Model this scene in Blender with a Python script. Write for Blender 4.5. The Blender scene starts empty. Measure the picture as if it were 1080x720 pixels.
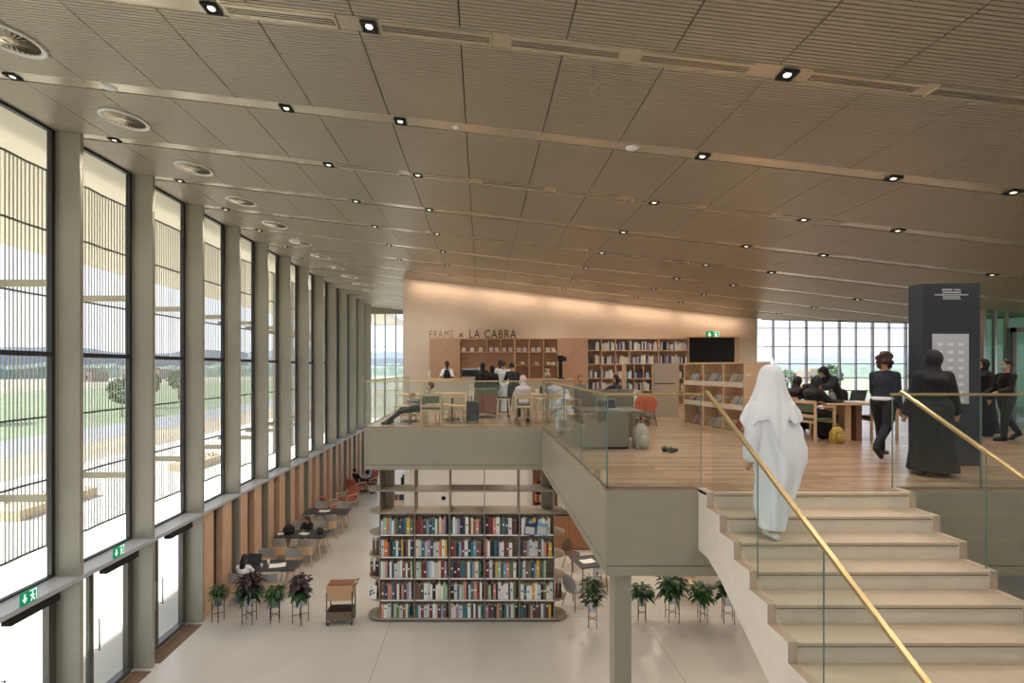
import bpy, math, random
from mathutils import Vector, Matrix
random.seed(7)
PI = math.pi
sc = bpy.context.scene
COL = sc.collection
F = 510.0; VX = 507.5; VY = 388.5; EYE = 6.15; UP = 4.74
R = math.radians

# ------------------------------------------------------------------ materials
def lin(c):
    return tuple(((v/255)/12.92 if v/255 <= .04045 else ((v/255+.055)/1.055)**2.4) for v in c)
_m = {}
def mat(name, rgb, rough=.55, metal=0, noise=0, nscale=8, bump=0, bscale=40, emit=0, stretch=None, spec=None, trans=0):
    if name in _m: return _m[name]
    m = bpy.data.materials.new(name); m.use_nodes = True
    nt = m.node_tree; b = nt.nodes['Principled BSDF']
    c = lin(rgb)
    b.inputs['Base Color'].default_value = (*c, 1)
    b.inputs['Roughness'].default_value = rough; b.inputs['Metallic'].default_value = metal
    if spec is not None: b.inputs['Specular IOR Level'].default_value = spec
    if emit:
        b.inputs['Emission Color'].default_value = (*c, 1); b.inputs['Emission Strength'].default_value = emit
    if noise or bump:
        tc = nt.nodes.new('ShaderNodeTexCoord'); mp = nt.nodes.new('ShaderNodeMapping')
        nt.links.new(tc.outputs['Object'], mp.inputs['Vector'])
        if stretch: mp.inputs['Scale'].default_value = stretch
    if noise:
        n = nt.nodes.new('ShaderNodeTexNoise'); n.inputs['Scale'].default_value = nscale; n.inputs['Detail'].default_value = 4
        nt.links.new(mp.outputs['Vector'], n.inputs['Vector'])
        r = nt.nodes.new('ShaderNodeValToRGB')
        r.color_ramp.elements[0].position = .3; r.color_ramp.elements[1].position = .7
        r.color_ramp.elements[0].color = (*[v*(1-noise) for v in c], 1)
        r.color_ramp.elements[1].color = (*[min(1, v*(1+noise)) for v in c], 1)
        nt.links.new(n.outputs['Fac'], r.inputs['Fac']); nt.links.new(r.outputs['Color'], b.inputs['Base Color'])
    if bump:
        n2 = nt.nodes.new('ShaderNodeTexNoise'); n2.inputs['Scale'].default_value = bscale; n2.inputs['Detail'].default_value = 3
        nt.links.new(mp.outputs['Vector'], n2.inputs['Vector'])
        bp = nt.nodes.new('ShaderNodeBump'); bp.inputs['Strength'].default_value = bump; bp.inputs['Distance'].default_value = .01
        nt.links.new(n2.outputs['Fac'], bp.inputs['Height']); nt.links.new(bp.outputs['Normal'], b.inputs['Normal'])
    _m[name] = m
    return m
def glass_mat(name, tint, ior=1.5, base=0.0):
    m = bpy.data.materials.new(name); m.use_nodes = True; nt = m.node_tree
    for n in list(nt.nodes): nt.nodes.remove(n)
    o = nt.nodes.new('ShaderNodeOutputMaterial'); t = nt.nodes.new('ShaderNodeBsdfTransparent'); g = nt.nodes.new('ShaderNodeBsdfGlossy')
    t.inputs['Color'].default_value = (*tint, 1); g.inputs['Roughness'].default_value = .01
    g.inputs['Color'].default_value = (.9, .95, .93, 1)
    lw = nt.nodes.new('ShaderNodeLayerWeight'); lw.inputs['Blend'].default_value = .5
    pw = nt.nodes.new('ShaderNodeMath'); pw.operation = 'POWER'; pw.inputs[1].default_value = 5; nt.links.new(lw.outputs['Facing'], pw.inputs[0])
    ma = nt.nodes.new('ShaderNodeMath'); ma.operation = 'MULTIPLY_ADD'; ma.inputs[1].default_value = .8; ma.inputs[2].default_value = .02; nt.links.new(pw.outputs[0], ma.inputs[0])
    mx = nt.nodes.new('ShaderNodeMixShader')
    nt.links.new(ma.outputs[0], mx.inputs[0]); nt.links.new(t.outputs[0], mx.inputs[1]); nt.links.new(g.outputs[0], mx.inputs[2])
    nt.links.new(mx.outputs[0], o.inputs['Surface'])
    return m

M_PAINT = mat('olive_grey_paint', (152,145,126), .32, noise=.03, nscale=3)
M_COLUMN = mat('grey_column_paint', (154,149,134), .42, noise=.04, nscale=2.5)
M_STAIR = mat('cream_stone', (230,216,202), .45, noise=.04, nscale=6)
M_RISER = mat('cream_riser', (226,213,194), .4, noise=.03, nscale=5)
M_CEIL = mat('champagne_ribs', (172,161,140), .40, metal=.35, noise=.05, nscale=.6)
M_CEILBACK = mat('ceiling_felt', (52,44,34), .9)
M_STRIP = mat('champagne_strip', (206,194,170), .24, metal=.6)
M_DARK = mat('dark_frame', (52,52,54), .4)
M_BLACK = mat('black_gloss', (14,15,17), .45)
M_BLACKM = mat('black_matt', (20,20,22), .7)
M_PLASTER = mat('warm_plaster', (226,208,190), .8, noise=.04, nscale=1.5)
M_WHITE = mat('white_paint', (224,222,216), .6)
M_WOOD = mat('pale_oak', (214,180,142), .5, noise=.12, nscale=5, stretch=(1,1,9))
M_WOODP = mat('pinkish_oak', (198,158,128), .55, noise=.10, nscale=4, stretch=(1,1,7))
M_WOODR = mat('fin_oak', (212,174,144), .5, noise=.12, nscale=6, stretch=(3,3,.6))
M_WOODD = mat('walnut', (122,84,58), .5, noise=.15, nscale=6)
M_BRASS = mat('brass_rail', (198,172,124), .34, metal=.8)
M_CREAMF = mat('sunscreen_cream', (196,186,160), .5)
M_STEEL = mat('steel', (150,150,150), .3, metal=.9)
M_SHELF = mat('taupe_shelf', (146,134,118), .75, noise=.04)
M_GREYF = mat('grey_fabric', (158,156,152), .9, bump=.3, bscale=200)
M_GREENF = mat('green_fabric', (96,108,84), .9, bump=.3, bscale=200)
M_RED = mat('terracotta_fabric', (188,112,94), .85, bump=.2, bscale=150)
M_TABLE = mat('charcoal_top', (62,63,66), .45)
M_OLIVEB = mat('olive_laminate', (128,122,110), .5)
M_WCLOTH = mat('white_cloth', (236,236,240), .85)
M_BCLOTH = mat('black_cloth', (34,34,38), .85)
M_NAVY = mat('navy_cloth', (34,40,54), .85)
M_PINKC = mat('pink_cloth', (222,200,208), .85)
M_GREYC = mat('grey_pattern_cloth', (120,122,124), .9, noise=.5, nscale=28)
M_PAPER = mat('paper', (235,232,226), .7)
M_GREEN = mat('exit_green', (0,140,96), .5, emit=.35)
M_EWHITE = mat('exit_white', (235,255,245), .5, emit=.6)
M_SKIN = mat('skin_tan', (196,148,118), .55)
M_SKIND = mat('skin_dark', (88,58,44), .55)
M_HAIRB = mat('hair_black', (18,15,14), .6)
M_HAIRBR = mat('hair_brown', (72,42,32), .6, bump=.5, bscale=60)
M_LAMP = mat('lamp_glow', (255,240,215), .5, emit=9)
M_BULB = mat('lamp_lens', (255,246,228), .5, emit=.9)
M_GLASS = glass_mat('facade_glass', (.93,.95,.95), 1.4)
M_RAILG = glass_mat('railing_glass', (.945,.972,.962), 1.45)
M_GREENG = glass_mat('green_glass', (.55,.8,.7), 1.5)
M_GEDGE = mat('glass_edge', (104,128,122), .3)
M_LEAF = [mat('leaf_a', (36,74,38), .5), mat('leaf_b', (58,100,46), .5), mat('leaf_c', (24,50,32), .5), mat('leaf_red', (50,28,32), .5)]

def wood_floor():
    m = bpy.data.materials.new('oak_plank_floor'); m.use_nodes = True; nt = m.node_tree; b = nt.nodes['Principled BSDF']
    tc = nt.nodes.new('ShaderNodeTexCoord'); br = nt.nodes.new('ShaderNodeTexBrick')
    br.inputs['Scale'].default_value = 1; br.inputs['Brick Width'].default_value = 1.5; br.inputs['Row Height'].default_value = .13
    br.inputs['Mortar Size'].default_value = .003; br.offset = .37
    br.inputs['Color1'].default_value = (*lin((196,164,136)), 1); br.inputs['Color2'].default_value = (*lin((166,134,110)), 1)
    br.inputs['Mortar'].default_value = (*lin((110,84,62)), 1)
    nt.links.new(tc.outputs['Object'], br.inputs['Vector'])
    mp = nt.nodes.new('ShaderNodeMapping'); mp.inputs['Scale'].default_value = (1.2, 14, 1); nt.links.new(tc.outputs['Object'], mp.inputs['Vector'])
    n = nt.nodes.new('ShaderNodeTexNoise'); n.inputs['Scale'].default_value = 1.6; n.inputs['Detail'].default_value = 5
    nt.links.new(mp.outputs['Vector'], n.inputs['Vector'])
    mx = nt.nodes.new('ShaderNodeMix'); mx.data_type = 'RGBA'; mx.blend_type = 'MULTIPLY'; mx.inputs[0].default_value = .5
    rp = nt.nodes.new('ShaderNodeValToRGB'); rp.color_ramp.elements[0].position = .3; rp.color_ramp.elements[1].position = .65
    rp.color_ramp.elements[0].color = (.55,.52,.5,1); rp.color_ramp.elements[1].color = (1,1,1,1)
    nt.links.new(n.outputs['Fac'], rp.inputs['Fac'])
    nt.links.new(br.outputs['Color'], mx.inputs['A']); nt.links.new(rp.outputs['Color'], mx.inputs['B'])
    nt.links.new(mx.outputs['Result'], b.inputs['Base Color']); b.inputs['Roughness'].default_value = .26
    return m
M_FLOORW = wood_floor()
def screed():
    m = bpy.data.materials.new('polished_screed'); m.use_nodes = True; nt = m.node_tree; b = nt.nodes['Principled BSDF']
    tc = nt.nodes.new('ShaderNodeTexCoord'); br = nt.nodes.new('ShaderNodeTexBrick')
    mp = nt.nodes.new('ShaderNodeMapping'); mp.inputs['Location'].default_value = (2.2, 2.0, 0)
    br.offset = 0; br.inputs['Scale'].default_value = 1; br.inputs['Brick Width'].default_value = 6.2; br.inputs['Row Height'].default_value = 7
    br.inputs['Mortar Size'].default_value = .008; br.inputs['Mortar'].default_value = (*lin((150,140,128)), 1)
    n = nt.nodes.new('ShaderNodeTexNoise'); n.inputs['Scale'].default_value = .5; n.inputs['Detail'].default_value = 5
    rp = nt.nodes.new('ShaderNodeValToRGB'); rp.color_ramp.elements[0].position = .35; rp.color_ramp.elements[1].position = .7
    rp.color_ramp.elements[0].color = (*lin((188,182,174)), 1); rp.color_ramp.elements[1].color = (*lin((202,196,188)), 1)
    nt.links.new(tc.outputs['Object'], mp.inputs['Vector']); nt.links.new(mp.outputs['Vector'], br.inputs['Vector'])
    nt.links.new(tc.outputs['Object'], n.inputs['Vector']); nt.links.new(n.outputs['Fac'], rp.inputs['Fac'])
    nt.links.new(rp.outputs['Color'], br.inputs['Color1']); nt.links.new(rp.outputs['Color'], br.inputs['Color2'])
    nt.links.new(br.outputs['Color'], b.inputs['Base Color']); b.inputs['Roughness'].default_value = .3
    return m
M_SCREED = screed()

# ------------------------------------------------------------------ mesh helpers
class MB:
    def __init__(s): s.v = []; s.f = []; s.m = []; s.sm = []
    def add(s, vs, fs, mi=0, smooth=False):
        o = len(s.v); s.v += [tuple(v) for v in vs]; s.f += [tuple(i+o for i in f) for f in fs]; s.m += [mi]*len(fs); s.sm += [smooth]*len(fs); return s
    def box(s, x0, x1, y0, y1, z0, z1, mi=0, M=None):
        vs = [Vector((x, y, z)) for z in (z0, z1) for y in (y0, y1) for x in (x0, x1)]
        if M is not None: vs = [M @ v for v in vs]
        return s.add(vs, [(0,2,3,1),(4,5,7,6),(0,1,5,4),(2,6,7,3),(0,4,6,2),(1,3,7,5)], mi)
    def bar(s, p0, p1, w, d, mi=0):
        p0 = Vector(p0); p1 = Vector(p1); a = (p1-p0).normalized()
        u = a.cross(Vector((0,0,1)))
        if u.length < .05: u = Vector((1,0,0))
        u.normalize(); v = a.cross(u).normalized()
        vs = [p + u*sx*w/2 + v*sy*d/2 for p in (p0, p1) for sy in (-1,1) for sx in (-1,1)]
        return s.add(vs, [(0,2,3,1),(4,5,7,6),(0,1,5,4),(2,6,7,3),(0,4,6,2),(1,3,7,5)], mi)
    def cyl(s, p0, p1, r0, r1=None, n=12, mi=0, smooth=True):
        if r1 is None: r1 = r0
        p0 = Vector(p0); p1 = Vector(p1); a = (p1-p0).normalized(); u = a.orthogonal().normalized(); v = a.cross(u)
        vs = [];
        for p, r in ((p0, r0), (p1, r1)):
            vs += [p + (u*math.cos(2*PI*i/n) + v*math.sin(2*PI*i/n))*r for i in range(n)]
        s.add(vs, [(i, (i+1)%n, n+(i+1)%n, n+i) for i in range(n)], mi, smooth)
        o = len(s.v)-2*n
        s.f += [tuple(o+i for i in reversed(range(n))), tuple(o+n+i for i in range(n))]; s.m += [mi, mi]; s.sm += [False, False]
        return s
    def capsule(s, p0, p1, r0, r1, n=14, mi=0):
        p0 = Vector(p0); p1 = Vector(p1); d = p1-p0
        a = d.normalized() if d.length > 1e-6 else Vector((0,0,1)); u = a.orthogonal().normalized(); v = a.cross(u)
        rings = []; q = 4
        for j in range(1, q+1): t = j/q*PI/2; rings.append((p0 - a*r0*math.cos(t), r0*math.sin(t)))
        for j in range(0, q): t = j/q*PI/2; rings.append((p1 + a*r1*math.sin(t), r1*math.cos(t)))
        vs = [p0 - a*r0]
        for c, r in rings: vs += [c + (u*math.cos(2*PI*i/n)+v*math.sin(2*PI*i/n))*r for i in range(n)]
        vs.append(p1 + a*r1)
        fs = [(0, 1+(i+1)%n, 1+i) for i in range(n)]
        for k in range(len(rings)-1):
            for i in range(n): fs.append((1+k*n+i, 1+k*n+(i+1)%n, 1+(k+1)*n+(i+1)%n, 1+(k+1)*n+i))
        L = len(vs)-1; b = 1+(len(rings)-1)*n
        fs += [(b+i, b+(i+1)%n, L) for i in range(n)]
        return s.add(vs, fs, mi, True)
    def ell(s, c, r, n=16, k=10, mi=0, M=None):
        c = Vector(c); vs = [Vector((0,0,-r[2]))]
        for j in range(1, k):
            t = -PI/2 + PI*j/k
            vs += [Vector((r[0]*math.cos(t)*math.cos(2*PI*i/n), r[1]*math.cos(t)*math.sin(2*PI*i/n), r[2]*math.sin(t))) for i in range(n)]
        vs.append(Vector((0,0,r[2])))
        if M is not None: vs = [M @ v for v in vs]
        vs = [v + c for v in vs]
        fs = [(0, 1+(i+1)%n, 1+i) for i in range(n)]
        for q in range(k-2):
            for i in range(n): fs.append((1+q*n+i, 1+q*n+(i+1)%n, 1+(q+1)*n+(i+1)%n, 1+(q+1)*n+i))
        L = len(vs)-1; b = 1+(k-2)*n
        fs += [(b+i, b+(i+1)%n, L) for i in range(n)]
        return s.add(vs, fs, mi, True)
    def lathe(s, prof, c=(0,0,0), n=24, mi=0, cap=True):
        vs = []
        for r, z in prof: vs += [(c[0]+r*math.cos(2*PI*i/n), c[1]+r*math.sin(2*PI*i/n), c[2]+z) for i in range(n)]
        fs = []
        for k in range(len(prof)-1):
            for i in range(n): fs.append((k*n+i, k*n+(i+1)%n, (k+1)*n+(i+1)%n, (k+1)*n+i))
        s.add(vs, fs, mi, True)
        if cap:
            o = len(s.v)-len(prof)*n
            s.f += [tuple(o+i for i in reversed(range(n))), tuple(o+(len(prof)-1)*n+i for i in range(n))]; s.m += [mi, mi]; s.sm += [False, False]
        return s
    def prism(s, pts, z0, z1, mi=0, mi_top=None):
        n = len(pts)
        vs = [(p[0], p[1], z0) for p in pts] + [(p[0], p[1], z1) for p in pts]
        s.add(vs, [(i, (i+1)%n, n+(i+1)%n, n+i) for i in range(n)], mi)
        o = len(s.v)-2*n
        s.f += [tuple(o+i for i in reversed(range(n))), tuple(o+n+i for i in range(n))]
        s.m += [mi, mi if mi_top is None else mi_top]; s.sm += [False, False]
        return s
    def prism_x(s, pts, x0, x1, mi=0):      # pts in (y,z)
        n = len(pts)
        vs = [(x0, p[0], p[1]) for p in pts] + [(x1, p[0], p[1]) for p in pts]
        s.add(vs, [(i, (i+1)%n, n+(i+1)%n, n+i) for i in range(n)], mi)
        o = len(s.v)-2*n
        s.f += [tuple(o+i for i in reversed(range(n))), tuple(o+n+i for i in range(n))]; s.m += [mi, mi]; s.sm += [False, False]
        return s
    def build(s, name, mats, parent=None, bevel=0, solid=0, loc=None, rz=0):
        me = bpy.data.meshes.new(name); me.from_pydata(s.v, [], s.f); 
        if not isinstance(mats, (list, tuple)): mats = [mats]
        for m in mats: me.materials.append(m)
        me.polygons.foreach_set('material_index', s.m); me.polygons.foreach_set('use_smooth', s.sm); me.update()
        o = bpy.data.objects.new(name, me); COL.objects.link(o)
        if parent: o.parent = parent
        if loc: o.location = loc
        if rz: o.rotation_euler = (0,0,rz)
        if bevel:
            b = o.modifiers.new('bevel', 'BEVEL'); b.width = bevel; b.segments = 2; b.limit_method = 'ANGLE'
        if solid:
            b = o.modifiers.new('solid', 'SOLIDIFY'); b.thickness = solid; b.offset = 0
        return o
    def remesh(s, name, m, parent, vox=.015, smooth=4):
        o = s.build(name, m, None)
        r = o.modifiers.new('r', 'REMESH'); r.mode = 'VOXEL'; r.voxel_size = vox; r.use_smooth_shade = True
        if smooth:
            q = o.modifiers.new('s', 'SMOOTH'); q.factor = .5; q.iterations = smooth
        dg = bpy.context.evaluated_depsgraph_get(); me = bpy.data.meshes.new_from_object(o.evaluated_get(dg))
        o.modifiers.clear(); old = o.data; o.data = me; bpy.data.meshes.remove(old)
        me.materials.clear(); me.materials.append(m)
        for p in me.polygons: p.use_smooth = True; p.material_index = 0
        if parent: o.parent = parent
        return o

def tag(o, label, cat, group=None, kind=None):
    o['label'] = label; o['category'] = cat
    if group: o['group'] = group
    if kind: o['kind'] = kind
    return o
def thing(name, label, cat, loc=(0,0,0), rz=0, group=None):
    o = bpy.data.objects.new(name, None); COL.objects.link(o); o.location = loc; o.rotation_euler = (0,0,rz); o.empty_display_size = .1
    return tag(o, label, cat, group)
def struct(o, label=None):
    o['kind'] = 'structure'
    if label: o['label'] = label
    return o
def dup(root, loc, rz=None, label=None, group=None, scale=None):
    def cp(o, par):
        c = o.copy(); COL.objects.link(c)
        if par: c.parent = par
        for ch in list(o.children): cp(ch, c)
        return c
    r = cp(root, None); r.location = loc
    if rz is not None: r.rotation_euler = (0,0,rz)
    if label: r['label'] = label
    if group: r['group'] = group
    if scale: r.scale = scale
    return r
ORD = ['first','second','third','fourth','fifth','sixth','seventh','eighth','ninth','tenth','eleventh','twelfth','thirteenth','fourteenth','fifteenth','sixteenth']
def G(px, py):
    D = EYE*F/(py-VY); return ((px-VX)*D/F, D, 0)
def U(px, py):
    D = (EYE-UP)*F/(py-VY); return ((px-VX)*D/F, D, UP)
def lamp(kind, name, loc, energy, color=(1,.86,.68), size=.1, parent=None, spot=100, rot=(0,0,0), sy=None):
    l = bpy.data.lights.new(name, kind); l.energy = energy; l.color = color
    if kind == 'SPOT': l.spot_size = R(spot); l.spot_blend = .7; l.shadow_soft_size = size
    elif kind == 'AREA':
        l.shape = 'RECTANGLE'; l.size = size; l.size_y = sy or size
    elif kind == 'POINT': l.shadow_soft_size = size
    o = bpy.data.objects.new(name, l); COL.objects.link(o); o.location = loc; o.rotation_euler = rot
    if parent: o.parent = parent
    return o

BAY = 1.79
def cz(x): return 9.32 - .1155*x
YC = [8.14 + BAY*k for k in range(-6, 14)]       # column planes

# ------------------------------------------------------------------ CAMERA, WORLD
cam = bpy.data.cameras.new('camera'); co = bpy.data.objects.new('camera', cam); COL.objects.link(co)
cam.sensor_width = 36; cam.lens = 36*F/1080; cam.shift_x = (540-VX)/1080; cam.shift_y = (VY-360)/1080
co.location = (0,0,EYE); co.rotation_euler = (PI/2,0,0); cam.clip_start = .1; cam.clip_end = 3000
sc.camera = co
sc.view_settings.view_transform = 'Standard'; sc.view_settings.look = 'None'; sc.view_settings.gamma = 1; sc.view_settings.exposure = 0.5
sc.view_settings.use_curve_mapping = False
w = bpy.data.worlds.new('world'); sc.world = w; w.use_nodes = True; nt = w.node_tree
bg = nt.nodes['Background']; tc = nt.nodes.new('ShaderNodeTexCoord'); sp = nt.nodes.new('ShaderNodeSeparateXYZ')
rp = nt.nodes.new('ShaderNodeValToRGB'); nt.links.new(tc.outputs['Generated'], sp.inputs[0]); nt.links.new(sp.outputs['Z'], rp.inputs['Fac'])
e = rp.color_ramp.elements
e[0].position = 0.0; e[0].color = (.84,.87,.95,1); e[1].position = .6; e[1].color = (.55,.68,.98,1)
nt.links.new(rp.outputs['Color'], bg.inputs['Color']); bg.inputs['Strength'].default_value = 1.55
sun = bpy.data.lights.new('sun', 'SUN'); sun.energy = 11; sun.angle = R(1.5); sun.color = (1,.96,.9)
so = bpy.data.objects.new('sun', sun); COL.objects.link(so); so.rotation_euler = Vector((.6,.25,-.85)).to_track_quat('-Z','Y').to_euler()

# ------------------------------------------------------------------ SHELL
b = MB(); b.box(-7.4, 19.8, -4.5, 33, -.3, 0); struct(b.build('floor', M_SCREED), 'pale polished screed floor of the ground storey')
# upper floor slab
poly = [(1.47,5.69),(2.55,5.69),(2.55,5.48),(4.90,5.48),(4.90,5.69),(19.7,5.69),(19.7,24),(-2.82,24),(-2.82,11.65),(1.47,11.65)]
b = MB(); b.prism(poly, UP-.03, UP)
fl = struct(b.build('floor', M_FLOORW), 'oak plank floor of the upper storey')
def inset(p, d):
    return [(1.47+d,5.69+d),(19.68,5.69+d),(19.68,24),(-2.82+d,24),(-2.82+d,11.65+d),(1.47+d,11.65+d)]
b = MB(); base = [(1.47,5.69),(19.7,5.69),(19.7,24),(-2.82,24),(-2.82,11.65),(1.47,11.65)]
b.prism(base, 3.835, UP-.03); b.prism(inset(base, .02), 3.82, 3.835); b.prism(base, 3.71, 3.82)
struct(b.build('wall_mezzanine_edge', M_PAINT), 'olive grey slab edge of the mezzanine')
# dark rail shoe along slab edge
b = MB()
b.box(1.47,2.50,5.69,5.72,UP,UP+.012); b.box(1.47,1.50,5.69,11.68,UP,UP+.012); b.box(-2.82,1.47,11.65,11.68,UP,UP+.012); b.box(4.92,16,5.69,5.72,UP,UP+.012); b.box(-2.82,-2.79,11.68,18.7,UP,UP+.012)
struct(b.build('trim_slab_edge', mat('shoe', (96,90,76), .5)))
# pillar
b = MB(); b.box(1.584,1.787,5.75,5.97,0,3.71)
tag(b.build('pillar', M_PAINT, bevel=.004), 'square olive grey pillar carrying the near corner of the mezzanine', 'pillar')
# walls
b = MB(); b.box(-3.04,10.72,18.8,19.1,3.72,9.9); struct(b.build('wall_back', M_PLASTER), 'warm plaster wall behind the cafe')
b = MB(); b.box(-3.04,-2.8,19.1,31.5,0,10); struct(b.build('wall_core_side', M_WHITE))
b = MB(); b.box(-3.04,16.4,19.3,19.5,0,3.71); struct(b.build('wall_ground_back', M_WHITE), 'white wall at the back of the ground storey')
b = MB(); b.box(19.7,19.9,-4.5,24.2,0,UP+.3); struct(b.build('wall_right', M_WHITE))
b = MB(); b.box(19.7,19.9,11.5,21.2,UP+.3,9.5); struct(b.build('wall_right', M_WHITE))

# ceiling with ribs
def rlim(y):
    if y <= 13.2: return 15.0
    if y <= 16.2: return 15.0 + (14.2-15.0)*(y-13.2)/3
    if y <= 18.8: return 14.2 + (10.9-14.2)*(y-16.2)/2.6
    return -3.0
STR = [4.66+BAY*k for k in range(-3, 16)]
b = MB()
ys = [-4.5, 13.2, 16.2, 18.8]
def slab_piece(x0,x1a,x1b,y0,y1,mi=1,o0=.03,o1=.25):
    vs = [(x0,y0,cz(x0)+o0),(x1a,y0,cz(x1a)+o0),(x1b,y1,cz(x1b)+o0),(x0,y1,cz(x0)+o0),(x0,y0,cz(x0)+o1),(x1a,y0,cz(x1a)+o1),(x1b,y1,cz(x1b)+o1),(x0,y1,cz(x0)+o1)]
    b.add(vs, [(0,3,2,1),(4,5,6,7),(0,1,5,4),(1,2,6,5),(2,3,7,6),(3,0,4,7)], mi)
slab_piece(-7.3,20,20,-4.5,11.5); slab_piece(-7.3,16.4,15.0,11.5,13.2); slab_piece(-7.3,15.0,14.2,13.2,16.2); slab_piece(-7.3,14.2,10.9,16.2,18.8); slab_piece(-7.3,-2.8,-2.8,18.8,32)
y = 2.8; pitch = .045
seams = [-.2+1.0*k for k in range(-8, 18)]
def instrip(y):
    return any(abs(y-s) < .115 for s in STR)
while y < 31.5:
    if not instrip(y):
        rl = rlim(y) if y > 11.5 else 17.0
        for i in range(len(seams)-1):
            x0 = max(-7.25, seams[i]+.007); x1 = min(rl, seams[i+1]-.007)
            if x1-x0 < .05: continue
            y0 = y-.0175; y1 = y+.0175
            vs = [(x0,y0,cz(x0)),(x1,y0,cz(x1)),(x1,y1,cz(x1)),(x0,y1,cz(x0)),(x0,y0,cz(x0)+.03),(x1,y0,cz(x1)+.03),(x1,y1,cz(x1)+.03),(x0,y1,cz(x0)+.03)]
            b.add(vs, [(0,3,2,1),(0,1,5,4),(1,2,6,5),(2,3,7,6),(3,0,4,7)], 0)
    y += pitch
# plain near part (above and behind the viewpoint)
vs = [(-7.25,-4.5,cz(-7.25)),(20,-4.5,cz(20)),(20,2.78,cz(20)),(-7.25,2.78,cz(-7.25))]
b.add(vs, [(0,3,2,1)], 0)
struct(b.build('ceiling', [M_CEIL, M_CEILBACK]), 'sloping ribbed champagne metal ceiling')
# right-hand opening: raised soffit and fascia of the ceiling edge
b = MB()
edge = [(20,11.5),(16.4,11.5),(15.0,13.2),(14.2,16.2),(10.9,18.8)]
for p, q in zip(edge, edge[1:]):
    vs = [(p[0],p[1],cz(p[0])-.02),(q[0],q[1],cz(q[0])-.02),(q[0],q[1],9.3),(p[0],p[1],9.3)]
    vs += [(v[0]+.08, v[1]+.08, v[2]) for v in vs]
    b.add(vs, [(0,1,2,3),(4,7,6,5),(0,4,5,1),(2,6,7,3),(0,3,7,4),(1,5,6,2)])
struct(b.build('trim_ceiling_edge', M_DARK))
b = MB(); b.box(10.7,20,11.5,24.3,9.3,9.5); struct(b.build('ceiling', M_WHITE), 'raised white soffit over the far right glazing')

# strips as trims; diffusers; downlights
DLX = [-6.25,-2.6,-1.08,2.95,5.5,7.1,10.6]
diff_proto = None; dl_proto = None
for si, ys_ in enumerate(STR):
    if ys_ < 2.5 or ys_ > 31: continue
    rl = min(rlim(ys_-.1), rlim(ys_+.1)) if ys_ > 13 else 15
    b = MB(); a = .105; x0 = -7.25; x1 = rl
    z = .012
    vs = [(x0,ys_-a,cz(x0)+z),(x1,ys_-a,cz(x1)+z),(x1,ys_+a,cz(x1)+z),(x0,ys_+a,cz(x0)+z),(x0,ys_-a,cz(x0)+.04),(x1,ys_-a,cz(x1)+.04),(x1,ys_+a,cz(x1)+.04),(x0,ys_+a,cz(x0)+.04)]
    b.add(vs, [(0,3,2,1),(4,5,6,7),(0,1,5,4),(1,2,6,5),(2,3,7,6),(3,0,4,7)], 0)
    struct(b.build('trim_%d' % (si-2), M_STRIP), 'champagne metal strip running across the ceiling')
    k = round((ys_-4.66)/BAY)
    if k > 8: continue
    nm = ['nearest ceiling strip','second ceiling strip from the front','third ceiling strip from the front','fourth ceiling strip from the front','fifth ceiling strip from the front','sixth ceiling strip from the front','seventh ceiling strip from the front','eighth ceiling strip from the front'][min(k,7)]
    slope = math.atan(.1155)
    if k in (0,2,4):
        xs = [(-2.47,-1.38),(-.98,.11),(.27,1.35),(1.51,2.60),(3.15,4.2),(4.35,5.4)] if k == 0 else [(-2.47+1.24*j+(.1 if j > 3 else 0), -1.4+1.24*j+(.1 if j > 3 else 0)) for j in range(7)]
        for j, (xa, xb) in enumerate(xs):
            L = 1.08
            if diff_proto is None:
                t = thing('air_diffuser', 'x', 'air diffuser', group='slot diffusers in the ceiling strips')
                q = MB()
                q.box(-L/2,L/2,-.09,-.068,-.012,.012); q.box(-L/2,L/2,.068,.09,-.012,.012); q.box(-L/2,-L/2+.02,-.068,.068,-.012,.012); q.box(L/2-.02,L/2,-.068,.068,-.012,.012)
                q.build('frame', M_STRIP, t)
                q = MB(); q.box(-L/2+.02,L/2-.02,-.068,.068,.002,.005); q.build('backing', M_BLACKM, t)
                q = MB()
                for ya_, yb_ in ((-.068,-.038),(-.022,-.008),(.008,.022),(.038,.068)): q.box(-L/2+.02,L/2-.02,ya_,yb_,-.008,-.003)
                q.build('slats', M_STRIP, t)
                diff_proto = t; o = t
            else: o = dup(diff_proto, (0,0,0))
            xm = (xa+xb)/2
            o.location = (xm, ys_, cz(xm)+.006); o.rotation_euler = (0, slope, 0)
            o['label'] = 'slot air diffuser, %s from the left in the %s' % (ORD[j], nm)
    for j, xx in enumerate([x for x in DLX if x < rl-.3]):
        if dl_proto is None:
            t = thing('downlight', 'x', 'downlight', group='square downlights in the ceiling strips')
            q = MB(); q.box(-.075,.075,-.075,-.055,-.014,.01); q.box(-.075,.075,.055,.075,-.014,.01); q.box(-.075,-.055,-.055,.055,-.014,.01); q.box(.055,.075,-.055,.055,-.014,.01); q.box(-.055,.055,-.055,.055,.004,.01)
            q.build('housing', M_BLACKM, t)
            q = MB(); q.lathe([(.001,-.010),(.03,-.010),(.036,-.004),(.036,.004)], n=16); q.build('lens', M_BULB, t)
            lamp('SPOT', 'bulb', (0,0,-.03), 60, (1,.93,.84), .05, t, 125)
            dl_proto = t; o = t
        else: o = dup(dl_proto, (0,0,0))
        o.location = (xx, ys_, cz(xx)-.002); o.rotation_euler = (0, slope, 0)
        o['label'] = 'small square downlight, %s from the left in the %s' % (ORD[j], nm)

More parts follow.
